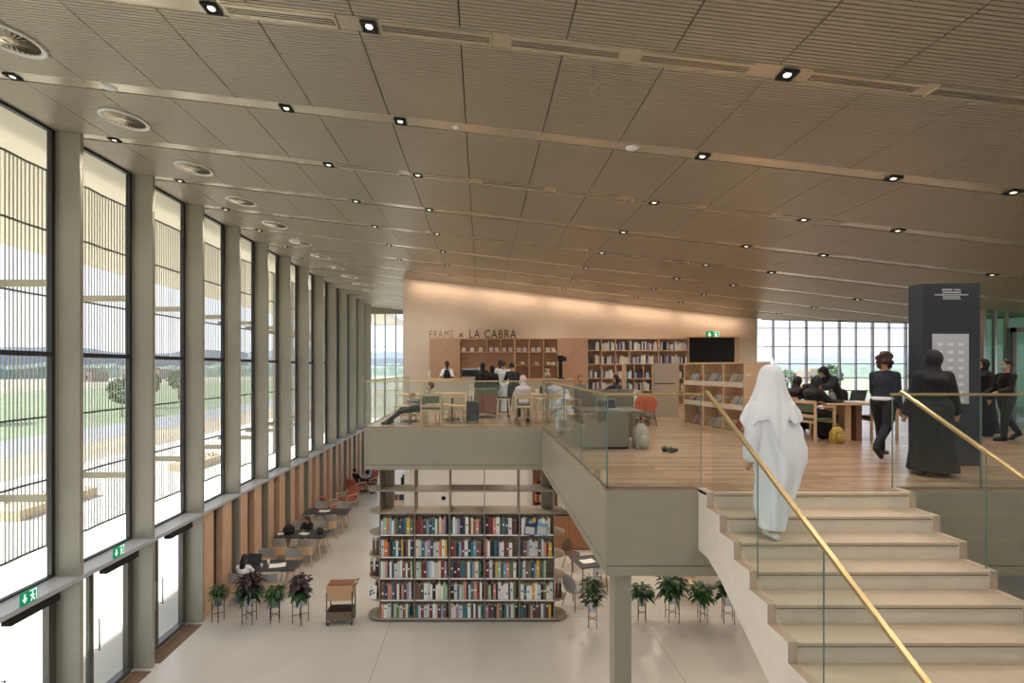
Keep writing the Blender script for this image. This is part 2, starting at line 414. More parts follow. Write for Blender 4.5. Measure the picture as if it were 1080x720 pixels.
# round ceiling diffusers by the facade
rp_ = None
for k in range(0, 11):
    yy = 5.58 + BAY*k
    if rp_ is None:
        t = thing('round_air_diffuser', 'x', 'air diffuser', group='round air diffusers along the window wall')
        q = MB(); q.lathe([(.33,0),(.33,-.02),(.30,-.026),(.265,-.01),(.265,0)], n=40, cap=False); q.build('rim', M_WHITE, t)
        q = MB(); q.lathe([(.001,-.02),(.07,-.02),(.08,.0)], n=24)
        for i in range(28):
            a = 2*PI*i/28; c, s_ = math.cos(a), math.sin(a)
            q.add([(c*.07-s_*.012, s_*.07+c*.012, -.006),(c*.27-s_*.03, s_*.27+c*.03, -.004),(c*.27+s_*.006, s_*.27-c*.006, -.018),(c*.07+s_*.004, s_*.07-c*.004, -.014)], [(0,1,2,3)])
        q.build('vanes', M_STRIP, t, solid=.003)
        q = MB(); q.lathe([(.001,.002),(.27,.002)], n=32, cap=False); q.build('backing', mat('duct', (70,66,58), .7), t)
        rp_ = t; o = t
    else: o = dup(rp_, (0,0,0))
    o.location = (-5.43, yy, cz(-5.43)-.004); o.rotation_euler = (0, math.atan(.1155), 0)
    o['label'] = 'round ceiling air diffuser near the windows, %s from the front' % ORD[k]
# round detectors
q = MB(); q.lathe([(.001,-.03),(.06,-.025),(.09,-.01),(.09,0)], n=24)
o = q.build('ceiling_sensor', M_WHITE, loc=(2.02,6.45,cz(2.02)+.012)); tag(o, 'round white sensor in the second ceiling strip, right of the centre', 'sensor')
o2 = o.copy(); COL.objects.link(o2); o2.location = (-.33,6.45,cz(-.33)+.012); o2['label'] = 'small round white sensor in the second ceiling strip, near the centre'
o2.scale = (.5,.5,.7)
o3 = o.copy(); COL.objects.link(o3); o3.location = (-4.96,6.45,cz(-4.96)+.012); o3['label'] = 'round sensor in the second ceiling strip, above the windows'

# ------------------------------------------------------------------ FACADE
GX = -7.2
for i, y in enumerate(YC[:-1]):
    vis = i-6
    q = MB(); zt = cz(-7.0)+.02
    q.box(-7.16,-6.75,y,y+.05,0,zt); q.box(-7.22,-7.12,y-.01,y+.07,0,zt); q.box(-6.765,-6.745,y-.012,y+.062,0,zt)
    o = q.build('facade_column', M_COLUMN)
    lab = ('grey fin column of the window wall, %s from the left' % ORD[vis]) if vis >= 0 else 'grey fin column of the window wall beside the viewpoint'
    tag(o, lab, 'column', 'fin columns along the window wall')
q = MB(); q.box(-7.2,-6.745,-4.5,31.5,2.60,2.655); q.box(-6.744,-6.735,-4.5,31.5,2.585,2.66)
struct(q.build('trim_facade_ledge', mat('ledge_paint', (178,180,184), .35)), 'grey metal ledge along the foot of the tall windows')
for i in range(len(YC)-1):
    y0 = YC[i]+.06; y1 = YC[i+1]-.012
    t = bpy.data.objects.new('window_%d' % (i+1), None); COL.objects.link(t); t.location = (GX, y0, 2.66); struct(t)
    H = cz(GX)-2.66
    q = MB(); W = y1-y0
    q.box(-.04,.04,0,.06,0,H); q.box(-.04,.04,W-.07,W,0,H); q.box(-.04,.04,.06,W-.07,0,.03); q.box(-.04,.04,.06,W-.07,H-.05,H)
    q.build('window_frame', M_DARK, t)
    q = MB(); q.box(-.045,.05,.06,W-.07,3.69,3.77); q.build('transom', M_DARK, t)
    q = MB(); q.box(-.004,.004,.06,W-.07,.03,3.69); q.box(-.004,.004,.06,W-.07,3.77,H-.05); q.build('pane', M_GLASS, t)
# below the ledge: doors up to bay at column index with Y=11.72, wooden boards beyond
for i in range(len(YC)-1):
    y0 = YC[i]+.06; y1 = YC[i+1]-.012; W = y1-y0
    if YC[i] < 11.0:
        t = bpy.data.objects.new('door_%d' % (i+1), None); COL.objects.link(t); t.location = (GX, y0, 0); struct(t)
        q = MB(); q.box(-.05,.06,0,.08,0,2.6); q.box(-.05,.06,W-.14,W,0,2.6); q.box(-.05,.06,.08,W-.14,2.42,2.6); q.box(-.05,.12,.08,W-.14,0,.09)
        q.box(-.03,.04,W*.40-.05,W*.40+.05,.05,2.42)
        q.box(-.03,.04,.20,.25,.09,2.42); q.box(-.03,.04,.40,.45,.09,2.42)
        q.build('door_frame', mat('door_bronze', (84,80,72), .4), t)
        q = MB(); q.box(-.006,.006,.08,W-.14,.09,2.42); q.build('pane', M_GLASS, t)
        q = MB(); q.cyl((.09,W*.40-.12,.9),(.09,W*.40-.12,1.5),.012); q.cyl((.09,W*.40+.12,.9),(.09,W*.40+.12,1.5),.012)
        for hz in (.92,1.48):
            q.cyl((.0,W*.40-.12,hz),(.09,W*.40-.12,hz),.008); q.cyl((.0,W*.40+.12,hz),(.09,W*.40+.12,hz),.008)
        q.build('door_handle', M_STEEL, t)
        q = MB(); q.box(.28,.43,.55,W-.35,2.43,2.585); q.build('door_operator', M_BLACKM, t, bevel=.01)
        if YC[i] > 4:
            q = MB(); q.box(-7.05,-6.70,y0+.1,y1-.1,0,.012)
            tag(q.build('door_mat', mat('mat_brown', (112,86,66), .95, bump=.5, bscale=120)), 'brown door mat inside the glass door, %s from the front' % ORD[max(0,i-4)], 'mat', 'door mats')
    else:
        for j in range(2):
            ya = y0+.05+j*BAY/2; yb = ya+.46
            q = MB(); q.box(-6.98,-6.80,ya,yb,0,2.60)
            o = q.build('wood_panel', M_WOODR, bevel=.004)
            n = (i-8)*2+j
            tag(o, 'upright oak board under the window ledge, number %d counting away from the doors' % (n+1) if n >= 16 else 'upright oak board under the window ledge, %s from the glass doors' % ORD[n], 'wood panel', 'oak boards lining the ground storey window wall')
# ledge back wall behind boards
q = MB(); q.box(-7.25,-7.0,11.8,31.5,0,2.6); struct(q.build('wall_left', mat('recess', (92,90,84), .7)), 'dark recess wall behind the oak boards')
# exit signs on the ledge
def exit_sign(loc, label, rz=0, L=.27, H=.14, flip=False):
    t = thing('exit_sign', label, 'exit sign', loc, rz)
    q = MB(); q.box(-L/2,L/2,-.008,.008,0,H); q.build('panel', M_GREEN, t)
    q = MB(); f = -.0105
    def qd(pts): q.add([(x*L/2, f, z*H) for x, z in pts]+[(x*L/2, f+.003, z*H) for x, z in pts], [tuple(range(len(pts))), tuple(reversed(range(len(pts), 2*len(pts))))])
    qd([(-.62,.82),(-.42,.82),(-.42,.5),(-.62,.5)]); qd([(-.82,.5),(-.22,.5),(-.52,.15)])       # arrow down
    qd([(.05,.92),(.9,.92),(.9,.84),(.05,.84)]); qd([(.82,.92),(.9,.92),(.9,.08),(.82,.08)])      # doorway
    qd([(.36,.78),(.5,.78),(.5,.66),(.36,.66)]); qd([(.28,.62),(.52,.62),(.5,.36),(.34,.36)])     # runner
    qd([(.34,.38),(.46,.38),(.28,.1),(.16,.12)]); qd([(.42,.38),(.54,.36),(.7,.12),(.58,.1)]); qd([(.12,.58),(.3,.62),(.3,.54),(.12,.48)]); qd([(.5,.62),(.68,.48),(.62,.42),(.48,.54)])
    q.build('pictogram', M_EWHITE, t)
    return t
for (yy, lb) in ((7.19,'green exit sign with down arrow on the ledge above the nearest glass door'),(8.98,'green exit sign with down arrow on the ledge above the second glass door')):
    exit_sign((-6.73, yy, 2.66), lb, PI/2, .27, .2)
exit_sign((9.0, 18.78, 7.34), 'green exit sign on the plaster wall above the black screen', 0, .52, .26)

# sun screens outside
scr = None
for i in range(1, len(YC)-1):
    y0 = YC[i]
    if scr is None:
        t = thing('sunscreen', 'x', 'sunscreen', (0,0,0), group='slatted sunscreens outside the window wall')
        sx = lambda u: (.0 if u > .62 else (.62-u)*.13) if u > .18 else .0572-(.18-u)*.25
        n = 21
        q = MB()
        for j in range(n):
            u = (j+.5)*BAY/n; x = sx(u); q.box(x-.010,x+.010,u-.006,u+.006,0,7.19)
        q.build('slats', mat('slat_grey',(168,164,152),.5), t)
        for z in (.0, 1.25, 2.45, 4.75, 6.0, 7.14):
            q = MB(); m_ = 18
            for j in range(m_):
                u0, u1 = j*BAY/m_, (j+1)*BAY/m_
                q.bar((sx(u0),u0,z+.02),(sx(u1),u1,z+.02),.035,.035)
            q.build('rail', mat('screen_rail', (120,118,110), .5), t)
        for z in (1.2, 4.83):
            q = MB(); q.box(-.05,1.0,0,.05,z-.06,z+.06); q.cyl((.86,-.005,z),(.86,.055,z),.02); q.build('bracket', M_CREAMF, t)
        scr = t; o = t
    else: o = dup(scr, (0,0,0))
    o.location = (-8.28, y0, 2.76)
    o['label'] = 'slatted cream sunscreen panel outside the %s window bay from the front' % ORD[max(0, min(15,i-5))] if i >= 5 else 'slatted cream sunscreen panel outside the windows beside the viewpoint'
# overhang
q = MB(); q.box(-15.8,-7.25,-25,45,10.25,10.6); o = q.build('roof_overhang', mat('soffit', (214,204,180), .6)); struct(o, 'deep cream roof overhang outside the windows')
# end glazing (Y=31.5)
def glazing(x0, x1, y, z0, z1, xm, zm, name, thick=.05, majors=()):
    t = bpy.data.objects.new(name, None); COL.objects.link(t); t.location = (x0, y, z0); struct(t)
    q = MB(); q.box(0,x1-x0,-.004,.004,0,z1-z0); q.build('pane', M_GLASS, t)
    q = MB()
    for k_, x in enumerate(xm): 
        th = thick*(2.4 if k_ in majors else 1); q.box(x-x0-th/2,x-x0+th/2,-.06,.06,0,z1-z0)
    for z in zm: q.box(0,x1-x0,-.04,.04,z-z0-.02,z-z0+.02)
    q.build('window_frame', mat('glazing_frame', (186,192,200), .4), t)
glazing(-7.0,-2.9,31.5,0,9.9,[-6.9,-6.25,-5.55,-4.8,-3.9,-3.0],[2.65,4.74,6.35,7.6,9.0],'window_31', .08)
q = MB(); q.box(-7.3,-3.0,31.42,31.8,9.7,10.4); struct(q.build('wall_end', M_PAINT))
q = MB(); q.box(2.0,19.9,-4.8,-4.5,0,10.2); struct(q.build('wall_front', M_WHITE))  # unseen wall, solid width chosen to hold back daylight from behind
glazing(-7.2,2.0,-4.5,0,9.9,[-7.1+1.79*k for k in range(6)],[2.65,4.74,6.35],'window_33', .07)  # unseen glazing behind the viewpoint, added for neutral daylight fill
XM = [11.95+.72*k for k in range(0,11)]
glazing(10.7,19.7,21,UP,9.3,XM,[5.2,5.75,6.35,7.1,7.9,8.6],'window_32', .026, (1,3,5,7,9))

# ------------------------------------------------------------------ OUTSIDE
M_PAVE = mat('white_paving', (196,192,184), .8, noise=.04, nscale=.3)
M_SAND = mat('sand', (150,134,110), .9, noise=.15, nscale=.2)
M_GRASS = mat('lawn', (102,114,82), .9, noise=.2, nscale=.15)
M_ROAD = mat('asphalt', (124,124,128), .8)
q = MB(); q.box(-700,500,-400,900,-.5,-.12); struct(q.build('ground', mat('desert_ground', (128,122,104), .95, noise=.25, nscale=.03)), 'pale dry ground around the building')
q = MB(); q.box(-26,-7.4,-30,60,-.1,-.02); struct(q.build('ground', M_PAVE), 'bright white paving outside the windows')
def flat(pts, z, m, name, label):
    q = MB(); q.prism(pts, z-.05, z); return struct(q.build(name, m), label)
flat([(-26,-40),(-33,-40),(-33,300),(-26,300)], -.06, M_SAND, 'ground', 'sandy verge')
flat([(-33,-40),(-41,-40),(-41,500),(-33,500)], -.04, M_ROAD, 'ground', 'grey road beyond the paving')
flat([(-41,-40),(-120,-40),(-120,300),(-41,300)], -.05, M_GRASS, 'ground', 'green lawn beyond the road')
flat([(20,60),(120,60),(140,130),(10,130)], -.05, M_GRASS, 'ground', 'lawn beyond the right glazing')
for k, (x, y, l, w_) in enumerate([(-17.5,13.2,3.4,1.6),(-19.5,21.5,4.0,1.8),(-18,31,4,1.5)]):
    q = MB(); q.box(-w_/2,w_/2,-l/2,l/2,-.02,.42); o = q.build('planter_bench', mat('bench_stone',(196,172,138),.8), loc=(x,y,0), bevel=.03)
    tag(o, 'low sandstone planter bench on the paving, %s from the front' % ORD[k], 'planter', 'stone planters on the paving')
    q = MB()
    for j in range(120):
        a = random.uniform(0,2*PI); px = random.uniform(-w_/2+.1,w_/2-.1); py = random.uniform(-l/2+.1,l/2-.1)
        q.add([(px,py,.40),(px+.05*math.cos(a),py+.05*math.sin(a),.40),(px+.12*math.cos(a+.4),py+.12*math.sin(a+.4),.40+random.uniform(.1,.28))],[(0,1,2)])
    q.build('grass_tuft', M_LEAF[1], o)
rt = random.Random(3)
def tree(x, y, h, label, green):
    t = thing('tree', label, 'tree', (x,y,-.1), rt.uniform(0,6), 'trees outside')
    q = MB(); q.cyl((0,0,0),(0,0,h*.5),.14,.08,8); 
    for k in range(4):
        a = k*PI/2+.4; q.cyl((0,0,h*.4),(h*.18*math.cos(a),h*.18*math.sin(a),h*.66),.07,.03,6)
    q.build('trunk', M_WOODD, t)
    q = MB()
    for k in range(700):
        a = rt.uniform(0,2*PI); u = rt.uniform(-1,1); rr = rt.uniform(.55,1)**.5
        s = math.sqrt(1-u*u); c = Vector((h*.34*rr*s*math.cos(a), h*.34*rr*s*math.sin(a), h*.68+h*.32*rr*u))
        d = Vector((rt.gauss(0,1),rt.gauss(0,1),rt.gauss(0,1))).normalized(); e_ = d.orthogonal().normalized()*h*.045; f_ = d.cross(e_)
        q.add([c-e_,c+f_*.6,c+e_,c-f_*.6],[(0,1,2,3)])
    q.build('foliage', green, t)
tl = [(-48,38,5),(-55,52,6),(-46,62,5),(-62,30,6),(-52,75,6),(-70,60,7),(-60,96,6),(-46,20,5),(-75,42,6)]
for k, (x, y, h) in enumerate(tl): tree(x, y, h, 'green tree on the lawn beyond the road, %s of the scattered trees' % ORD[k], mat('tree_green_%d' % (k%2), ((70,94,62),(82,102,66))[k%2], .9))
for k, (x, y, h) in enumerate([(60,95,6),(72,100,7),(84,92,6),(95,104,7),(108,98,6)]): tree(x, y, h, 'tree outside the right glazing, %s from the left' % ORD[k], mat('tree_green_0', (70,94,62), .9))
# distant tree belt and hills
q = MB()
def belt(path, h0, h1, seed, n=500):
    r_ = random.Random(seed); pts = []
    for k in range(n+1):
        t = k/n*(len(path)-1); i = min(int(t), len(path)-2); f = t-i
        x = path[i][0]*(1-f)+path[i+1][0]*f; y = path[i][1]*(1-f)+path[i+1][1]*f
        pts.append((x, y, h0+(h1-h0)*(.5+.3*math.sin(k*.13)+.2*math.sin(k*.41+1)) + r_.uniform(-.6,.6)))
    vs = []; fs = []
    for x, y, h in pts: 
        L = math.hypot(x,y); ux, uy = x/L, y/L
        vs += [(x,y,-.2),(x+ux*4,y+uy*4,h*.7),(x+ux*9,y+uy*9,h),(x+ux*20,y+uy*20,-.2)]
    for k in range(n):
        for j in range(3): fs.append((4*k+j,4*k+j+1,4*k+5+j,4*k+4+j))
    q.add(vs, fs, 0)
belt([(-330,-100),(-320,150),(-260,330),(-100,420),(100,400),(320,260),(400,60)], 6, 11, 5)
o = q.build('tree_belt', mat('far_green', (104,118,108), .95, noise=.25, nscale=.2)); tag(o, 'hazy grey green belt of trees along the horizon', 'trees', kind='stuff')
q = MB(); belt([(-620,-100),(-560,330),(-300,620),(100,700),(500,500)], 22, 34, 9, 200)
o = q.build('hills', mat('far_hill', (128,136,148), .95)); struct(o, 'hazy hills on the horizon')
rb = random.Random(2)
for k in range(9):
    x, y = [(-250,110),(-215,150),(-250,190),(-190,230),(-270,90),(-200,290),(130,230),(165,240),(200,210)][k]
    q = MB(); w_ = rb.uniform(12,22); d_ = rb.uniform(8,12); h_ = rb.uniform(4,7)
    q.box(-w_/2,w_/2,-d_/2,d_/2,-.2,h_); q.box(-w_/4,w_/4,-d_/4,d_/4,h_,h_+1.2)
    for j in range(6): q.box(-w_/2+1+j*w_/6.5,-w_/2+2+j*w_/6.5,-d_/2-.1,-d_/2,1.2,2.8,1)
    o = q.build('house', [mat('far_house_%d' % (k%2), ((150,144,134),(140,124,114))[k%2], .9), M_DARK], loc=(x,y,0))
    tag(o, 'small distant flat-roofed house on the plain, %s of the far houses' % ORD[k], 'house', 'distant houses')

# ------------------------------------------------------------------ STAIR
M_TREAD = mat('beige_tread', (204,184,160), .42, noise=.04, nscale=6)
M_NOSE_SHADE = mat('nosing_shade', (132,108,86), .5)
TR = .288; RS = .175; Y0 = 5.48; NS = 26
t = thing('staircase', 'wide cream stone staircase rising from the right foreground to the upper floor', 'staircase', (0,0,0))
for n in range(1, NS):
    z = UP-RS*n; yf = Y0-TR*n                    # tread n top at z, nosing at yf
    q = MB(); q.box(2.63,4.83,yf-.012,yf+TR+.02,z-.035,z); 
    if n < 12: q.build('tread', M_TREAD, t, bevel=.003)
    else: 
        q.build('tread', M_TREAD, t)
# risers: under each tread's nosing
for n in range(0, NS):
    z = UP-RS*n; yf = Y0-TR*n
    q = MB(); q.box(2.63,4.83,yf,yf+.03,z-RS,z-.035 if n else z); rs_ = q.build('riser', M_RISER, t)
    if n < 12: MB().box(2.63,4.83,yf-.014,yf-.002,z-.036,z-.026).build('nosing_shade_strip', M_NOSE_SHADE, rs_)  # thin brown strip paints the shadow line under each nosing
q = MB(); q.box(2.63,4.83,Y0-.012,Y0+.05,UP-.03,UP+.002); q.build('tread', M_TREAD, t)
def stringer(x0, x1):
    pts = []
    for n in range(0, NS):
        z = UP-RS*n+.012; yf = Y0-TR*n-.02
        if n == 0: pts.append((Y0+.2, z))
        pts.append((yf, z)); pts.append((yf, z-RS))
    pts.append((pts[-1][0], .0))
    pts.append((Y0-TR*NS+.6, .0)); pts.append((Y0-.12, UP-.72)); pts.append((Y0+.2, UP-.72))
    q = MB()
    # convex pieces: one quad per step to keep triangulation clean
    for n in range(0, NS):
        z = UP-RS*n+.012; ya = Y0-TR*n-.02; yb = ya+TR if n else Y0+.2
        sl = RS/TR
        def low(y): return max(0.0, UP-.72-(Y0-.12-y)*sl) if y < Y0-.12 else UP-.72
        q.prism_x([(ya, low(ya)),(yb, low(yb)),(yb, z),(ya, z)], x0, x1); q.m[-4] = 1; q.m[-3] = 1
    return q
M_CAP = mat('stringer_cap', (190,168,146), .5)
stringer(2.55,2.63).build('stringer', [M_STAIR,M_CAP], t); stringer(4.83,4.91).build('stringer', [M_STAIR,M_CAP], t)
# stair soffit
q = MB()
sl = RS/TR
q.add([(2.63,Y0+.2,UP-.70),(4.83,Y0+.2,UP-.70),(4.83,Y0-.12,UP-.70),(2.63,Y0-.12,UP-.70),(4.83,Y0-TR*24,UP-.70-(TR*24-.12)*sl),(2.63,Y0-TR*24,UP-.70-(TR*24-.12)*sl)],[(0,1,2,3),(3,2,4,5)])
q.build('soffit', M_STAIR, t)

# ------------------------------------------------------------------ BALUSTRADES
RZ = UP+1.10
def rail_h(p, q_, name_lab, panels, joint=.012):
    t = thing('glass_balustrade', name_lab, 'balustrade', (p[0],p[1],UP))
    dx, dy = q_[0]-p[0], q_[1]-p[1]; L = math.hypot(dx,dy); t.rotation_euler = (0,0,math.atan2(dy,dx))
    for a, b_ in panels:
        g = MB(); g.box(a+joint/2,b_-joint/2,-.008,.008,-.05,1.09); g_ = g.build('glass_panel', M_RAILG, t)
        e_ = MB(); e_.box(a+joint/2-.0025,a+joint/2,-.008,.008,-.05,1.09); e_.box(b_-joint/2,b_-joint/2+.0025,-.008,.008,-.05,1.09); e_.build('glass_edge', M_GEDGE, g_)
    c = MB(); c.box(-.01,L+.01,-.02,.02,1.09,1.118); c.build('handrail', M_BRASS, t, bevel=.004)
    return t
rail_h((1.49,5.71),(2.60,5.71),'short glass balustrade with brass handrail between the mezzanine corner and the stair',[(0,1.11)])
rail_h((1.49,5.72),(1.49,11.65),'glass balustrade running back along the white side of the mezzanine',[(0,1.5),(1.5,3.0),(3.0,4.5),(4.5,5.93)])
rail_h((-2.80,11.67),(1.48,11.67),'glass balustrade along the cafe edge of the mezzanine',[(0,1.42),(1.42,2.85),(2.85,4.28)])
rail_h((-2.80,11.68),(-2.80,18.7),'glass balustrade on the far left side of the cafe floor',[(0,2.3),(2.3,4.6),(4.6,7.0)])
rail_h((4.85,5.71),(14.0,5.71),'glass balustrade with brass handrail right of the stair head',[(0,1.05),(1.05,2.6),(2.6,4.2),(4.2,5.8),(5.8,7.4),(7.4,9.15)])
def rail_s(x, label, joints):
    t = thing('stair_balustrade', label, 'balustrade', (x,Y0,UP))
    s1 = RS/TR
    def top(y): return 1.10 - s1*(-y)*.945
    def low(y): return -.02 - s1*(-y)
    js = joints
    for a, b_ in zip(js, js[1:]):          # y local, descending
        a_, c_ = a-.006, b_+.006
        g = MB(); g.prism_x([(c_, low(c_)),(a_, low(a_)),(a_, top(a_)),(c_, top(c_))], -.005, .005); gg = g.build('glass_panel', M_RAILG, t)
        e_ = MB(); e_.prism_x([(c_-.003, low(c_)),(c_, low(c_)),(c_, top(c_)),(c_-.003, top(c_))], -.0055, .0055); e_.build('glass_edge', M_GEDGE, gg)
    c = MB(); c.bar((0,.12,top(0)+.045),(0,js[-1],top(js[-1])+.012),.042,.03); c.build('handrail', M_BRASS, t, bevel=.004)
    return t
rail_s(2.61,'sloping glass balustrade with brass handrail on the near left side of the stair',[0,-.92,-1.80,-2.75,-3.7,-4.7,-5.7])
rail_s(4.86,'sloping glass balustrade with brass handrail on the right side of the stair',[0,-.83,-1.75,-2.7,-3.7,-4.7,-5.7])

# ------------------------------------------------------------------ BOOKCASE (ground)
SD = 11.74; SX = [-2.47+.85*k for k in range(6)]; SZ = [.083,.531,1.06,1.577,2.117,2.645,3.186]
bk = thing('bookcase', 'long free-standing taupe bookcase with rounded ends under the mezzanine', 'bookcase', (0,SD,0))
def stadium(x0, x1, y0, y1, n=14):
    r = (y1-y0)/2; yc = (y0+y1)/2
    return [(x1+r*math.cos(a), yc+r*math.sin(a)) for a in [(-PI/2+PI*i/n) for i in range(n+1)]] + [(x0+r*math.cos(a), yc+r*math.sin(a)) for a in [(PI/2+PI*i/n) for i in range(n+1)]]
for k, z in enumerate(SZ):
    r_ = .0 if k else .02
    q = MB(); q.prism(stadium(SX[0],SX[-1],-r_,.62+r_),z-.03,z)
    q.build('shelf', M_SHELF, bk)
q = MB(); q.prism(stadium(SX[0],SX[-1],.06,.56),0,.053); q.build('plinth', M_DARK, bk)
for k, x in enumerate(SX):
    q = MB(); q.box(x-.012,x+.012,.02,.60,.083,3.70); q.build('upright', M_SHELF, bk)
for xa in (SX[0]+.02, SX[-1]-.26): MB().box(xa,xa+.24,.5,.62,2.645,3.70).build('end_post', M_SHELF, bk)
q = MB(); q.box(SX[0],SX[-1],.29,.31,.083,2.645); q.build('back_panel', M_SHELF, bk)
# white label strip along each loaded shelf
for k in range(5):
    q = MB()
    for j in range(5): q.box(SX[j]+.03,SX[j+1]-.03,-.004,0.0,SZ[k]-.022,SZ[k]+.004)
    q.build('label_strip', M_PAPER, bk)
bcols = [('pale grey',(196,198,196)),('white',(228,226,220)),('teal',(52,110,118)),('dark blue',(42,58,88)),('maroon',(110,42,46)),('mustard yellow',(206,170,58)),('salmon pink',(206,138,124)),('dark grey',(74,76,80)),('olive green',(108,118,82)),('pale green',(160,186,152)),('sky blue',(112,162,190)),('brown',(116,84,66)),('orange',(206,112,58)),('cream',(222,208,178)),('black',(34,34,38)),('lilac',(160,140,166))]
bw = [12,14,8,6,6,3,6,9,5,5,5,7,2,8,6,4]
bmats = {n: mat('book_'+n.replace(' ','_'), c, .6) for n, c in bcols}
M_PAGES = mat('book_pages', (232,220,196), .8)
rbk = random.Random(11)
rown = ['bottom','fourth','third','second','top']; bayn = ['first','second','third','fourth','fifth']
bmesh_cache = {}
def book_mesh(w_, h_, d_, col, proto='book'):
    key = (round(w_,3), round(h_,2), col)
    if key in bmesh_cache: return bmesh_cache[key]
    q = MB(); c = .004
    q.box(0,w_,0,c,0,h_); q.box(0,c,c,d_,0,h_); q.box(w_-c,w_,c,d_,0,h_); q.box(c,w_-c,c,d_-.006,.004,h_-.006,1)
    hh = {0:.66,1:.5,2:.78,3:.3}[int(h_*100)%4]
    if w_ > .062: q.box(w_*.25,w_*.75,-.0006,0,h_*hh,h_*(hh+.12),2)
    me_o = q.build(proto, [bmats[col], M_PAGES, M_PAPER if col not in ('white','pale grey','cream') else bmats['dark grey']])
    me = me_o.data; bpy.data.objects.remove(me_o); bmesh_cache[key] = me
    return me
nb = 0
for k in range(5):
    for j in range(5):
        x = SX[j]+.03; xe = SX[j+1]-.03; n_in = 0
        if (k, j) == (4,4): x += .02
        if (k, j) == (3,3): xe -= .14
        if (k, j) == (2,4): xe -= .16
        run = rbk.random(); cnt = 0; items = []
        while x < xe-.055:
            w_ = round(rbk.choice([.045,.05,.055,.06,.065,.075,.085]),3)
            if x+w_ > xe: break
            items.append((x, w_)); x += w_+.004
        for (x, w_) in items:
            col = rbk.choices([c[0] for c in bcols], bw)[0]
            h_ = rbk.choice([.33,.35,.37,.39,.41]) if k else rbk.choice([.29,.32,.34])
            o = bpy.data.objects.new('book', book_mesh(w_, h_, .24, col)); COL.objects.link(o)
            lean = rbk.choice([0,0,0,0,.06,-.05]) if k in (1,4) else 0
            o.location = (x, SD+.018+rbk.uniform(0,.02), SZ[k]+.001)
            cnt += 1; nb += 1
            tag(o, '%s book, %s row, %s bay from left, %s from the left' % (col, rown[k]+('' if k in (0,4) else ' from top'), bayn[j], ORD[cnt-1]), 'book', 'books on the long ground floor bookcase')
print('books', nb)
# books on the rear side (backs showing above the front row): uncountable from here
q = MB()
for k in range(5):
    for j in range(5):
        x = SX[j]+.03
        while x < SX[j+1]-.08:
            w_ = rbk.uniform(.04,.07); h_ = rbk.uniform(.40,.47) if k else .38
            q.box(x,x+w_,.33,.57,SZ[k]+.001,SZ[k]+h_,rbk.randrange(5)); x += w_+.003
o = q.build('rear_books', [bmats['brown'],mat('page_tan',(186,150,128),.8),bmats['salmon pink'],mat('page_tan',(186,150,128),.8),M_PAGES], loc=(0,SD,0))
tag(o, 'rear row of books on the far side of the long bookcase', 'books', kind='stuff')
# books on rounded ends
def end_book(x, z, col, rz, label, w_=.06, h_=.36):
    o = bpy.data.objects.new('book', book_mesh(w_, h_, .24, col)); COL.objects.link(o); o.location = (x, SD+.12, z+.001); o.rotation_euler = (0,0,rz); tag(o, label, 'book', 'books on the rounded shelf ends')
end_book(-2.58,SZ[3],'dark grey',.15,'dark grey book on the left rounded end, second row from top')
end_book(-2.66,SZ[3],'brown',.25,'brown book on the left rounded end, second row from top')
end_book(-2.60,SZ[2],'black',.1,'black book on the left rounded end, third row from top',.1)
end_book(-2.72,SZ[2],'brown',.2,'brown book on the left rounded end, third row from top',.07)
end_book(-2.60,SZ[1],'brown',.1,'brown book on the left rounded end behind the patterned magazine')
end_book(1.83,SZ[1],'maroon',-.1,'maroon book on the right rounded end, fourth row from top')
end_book(1.90,SZ[1],'black',-.2,'black book on the right rounded end, fourth row from top')
q = MB(); q.box(-.11,.11,-.006,.006,0,.32); 
for k in range(14):
    a = rbk.uniform(-.09,.07); z = rbk.uniform(.03,.26); q.box(a,a+.03,-.0075,-.006,z,z+.03,1)
o = q.build('magazine', [M_PAPER, bmats['dark blue']], loc=(-2.66,SD+.06,SZ[1]+.001)); o.rotation_euler = (-.12,0,-.25)
tag(o, 'white magazine with blue pattern face-out on the left rounded shelf end', 'magazine')
for k, (x, w_, c) in enumerate([(1.04,.26,'dark blue'),(1.34,.26,'sky blue')]):
    q = MB(); q.box(0,w_,0,.02,0,.33); q.box(.02,w_-.02,-.001,0,.03,.2,1)
    o = q.build('magazine', [bmats[c], bmats['pale grey']], loc=(x,SD+.0,SZ[4]+.34)); o.location.z = SZ[4]+.002; o.location.y = SD-.012+.0; o.rotation_euler = (-.12,.12,0)
    bpy.data.objects.remove(o) if False else tag(o, '%s magazine leaning face-out in the top right bay' % c, 'magazine')

# ------------------------------------------------------------------ GROUND BACK AREA
q = MB()
q.box(2.3,5.6,16.4,16.9,0,1.18)
for k in range(44): q.box(2.3+k*.075,2.345+k*.075,16.38,16.4,.06,1.16,1)
q.box(2.25,5.65,16.34,16.95,1.18,1.22,2)
tag(q.build('service_desk', [M_WOODD, mat('slat_wood',(176,124,88),.5), M_DARK]), 'slatted wooden desk behind the right end of the bookcase', 'desk')
def bg_wall_item(name, x0, x1, z0, z1, m, label, cat, depth=.04, extra=None):
    q = MB(); q.box(x0,x1,19.3-depth,19.3,z0,z1)
    if extra: extra(q)
    tag(q.build(name, m), label, cat)
PW = lambda px: (px-VX)*19.3/F
PZ = lambda py: EYE-(py-VY)*19.3/F
def fig(q):
    q.box(PW(423),PW(427),19.25,19.26,PZ(511),PZ(503),1); q.box(PW(424.5),PW(427),19.25,19.26,PZ(503),PZ(500),1); q.box(PW(414),PW(417),19.25,19.26,PZ(512),PZ(510),1)
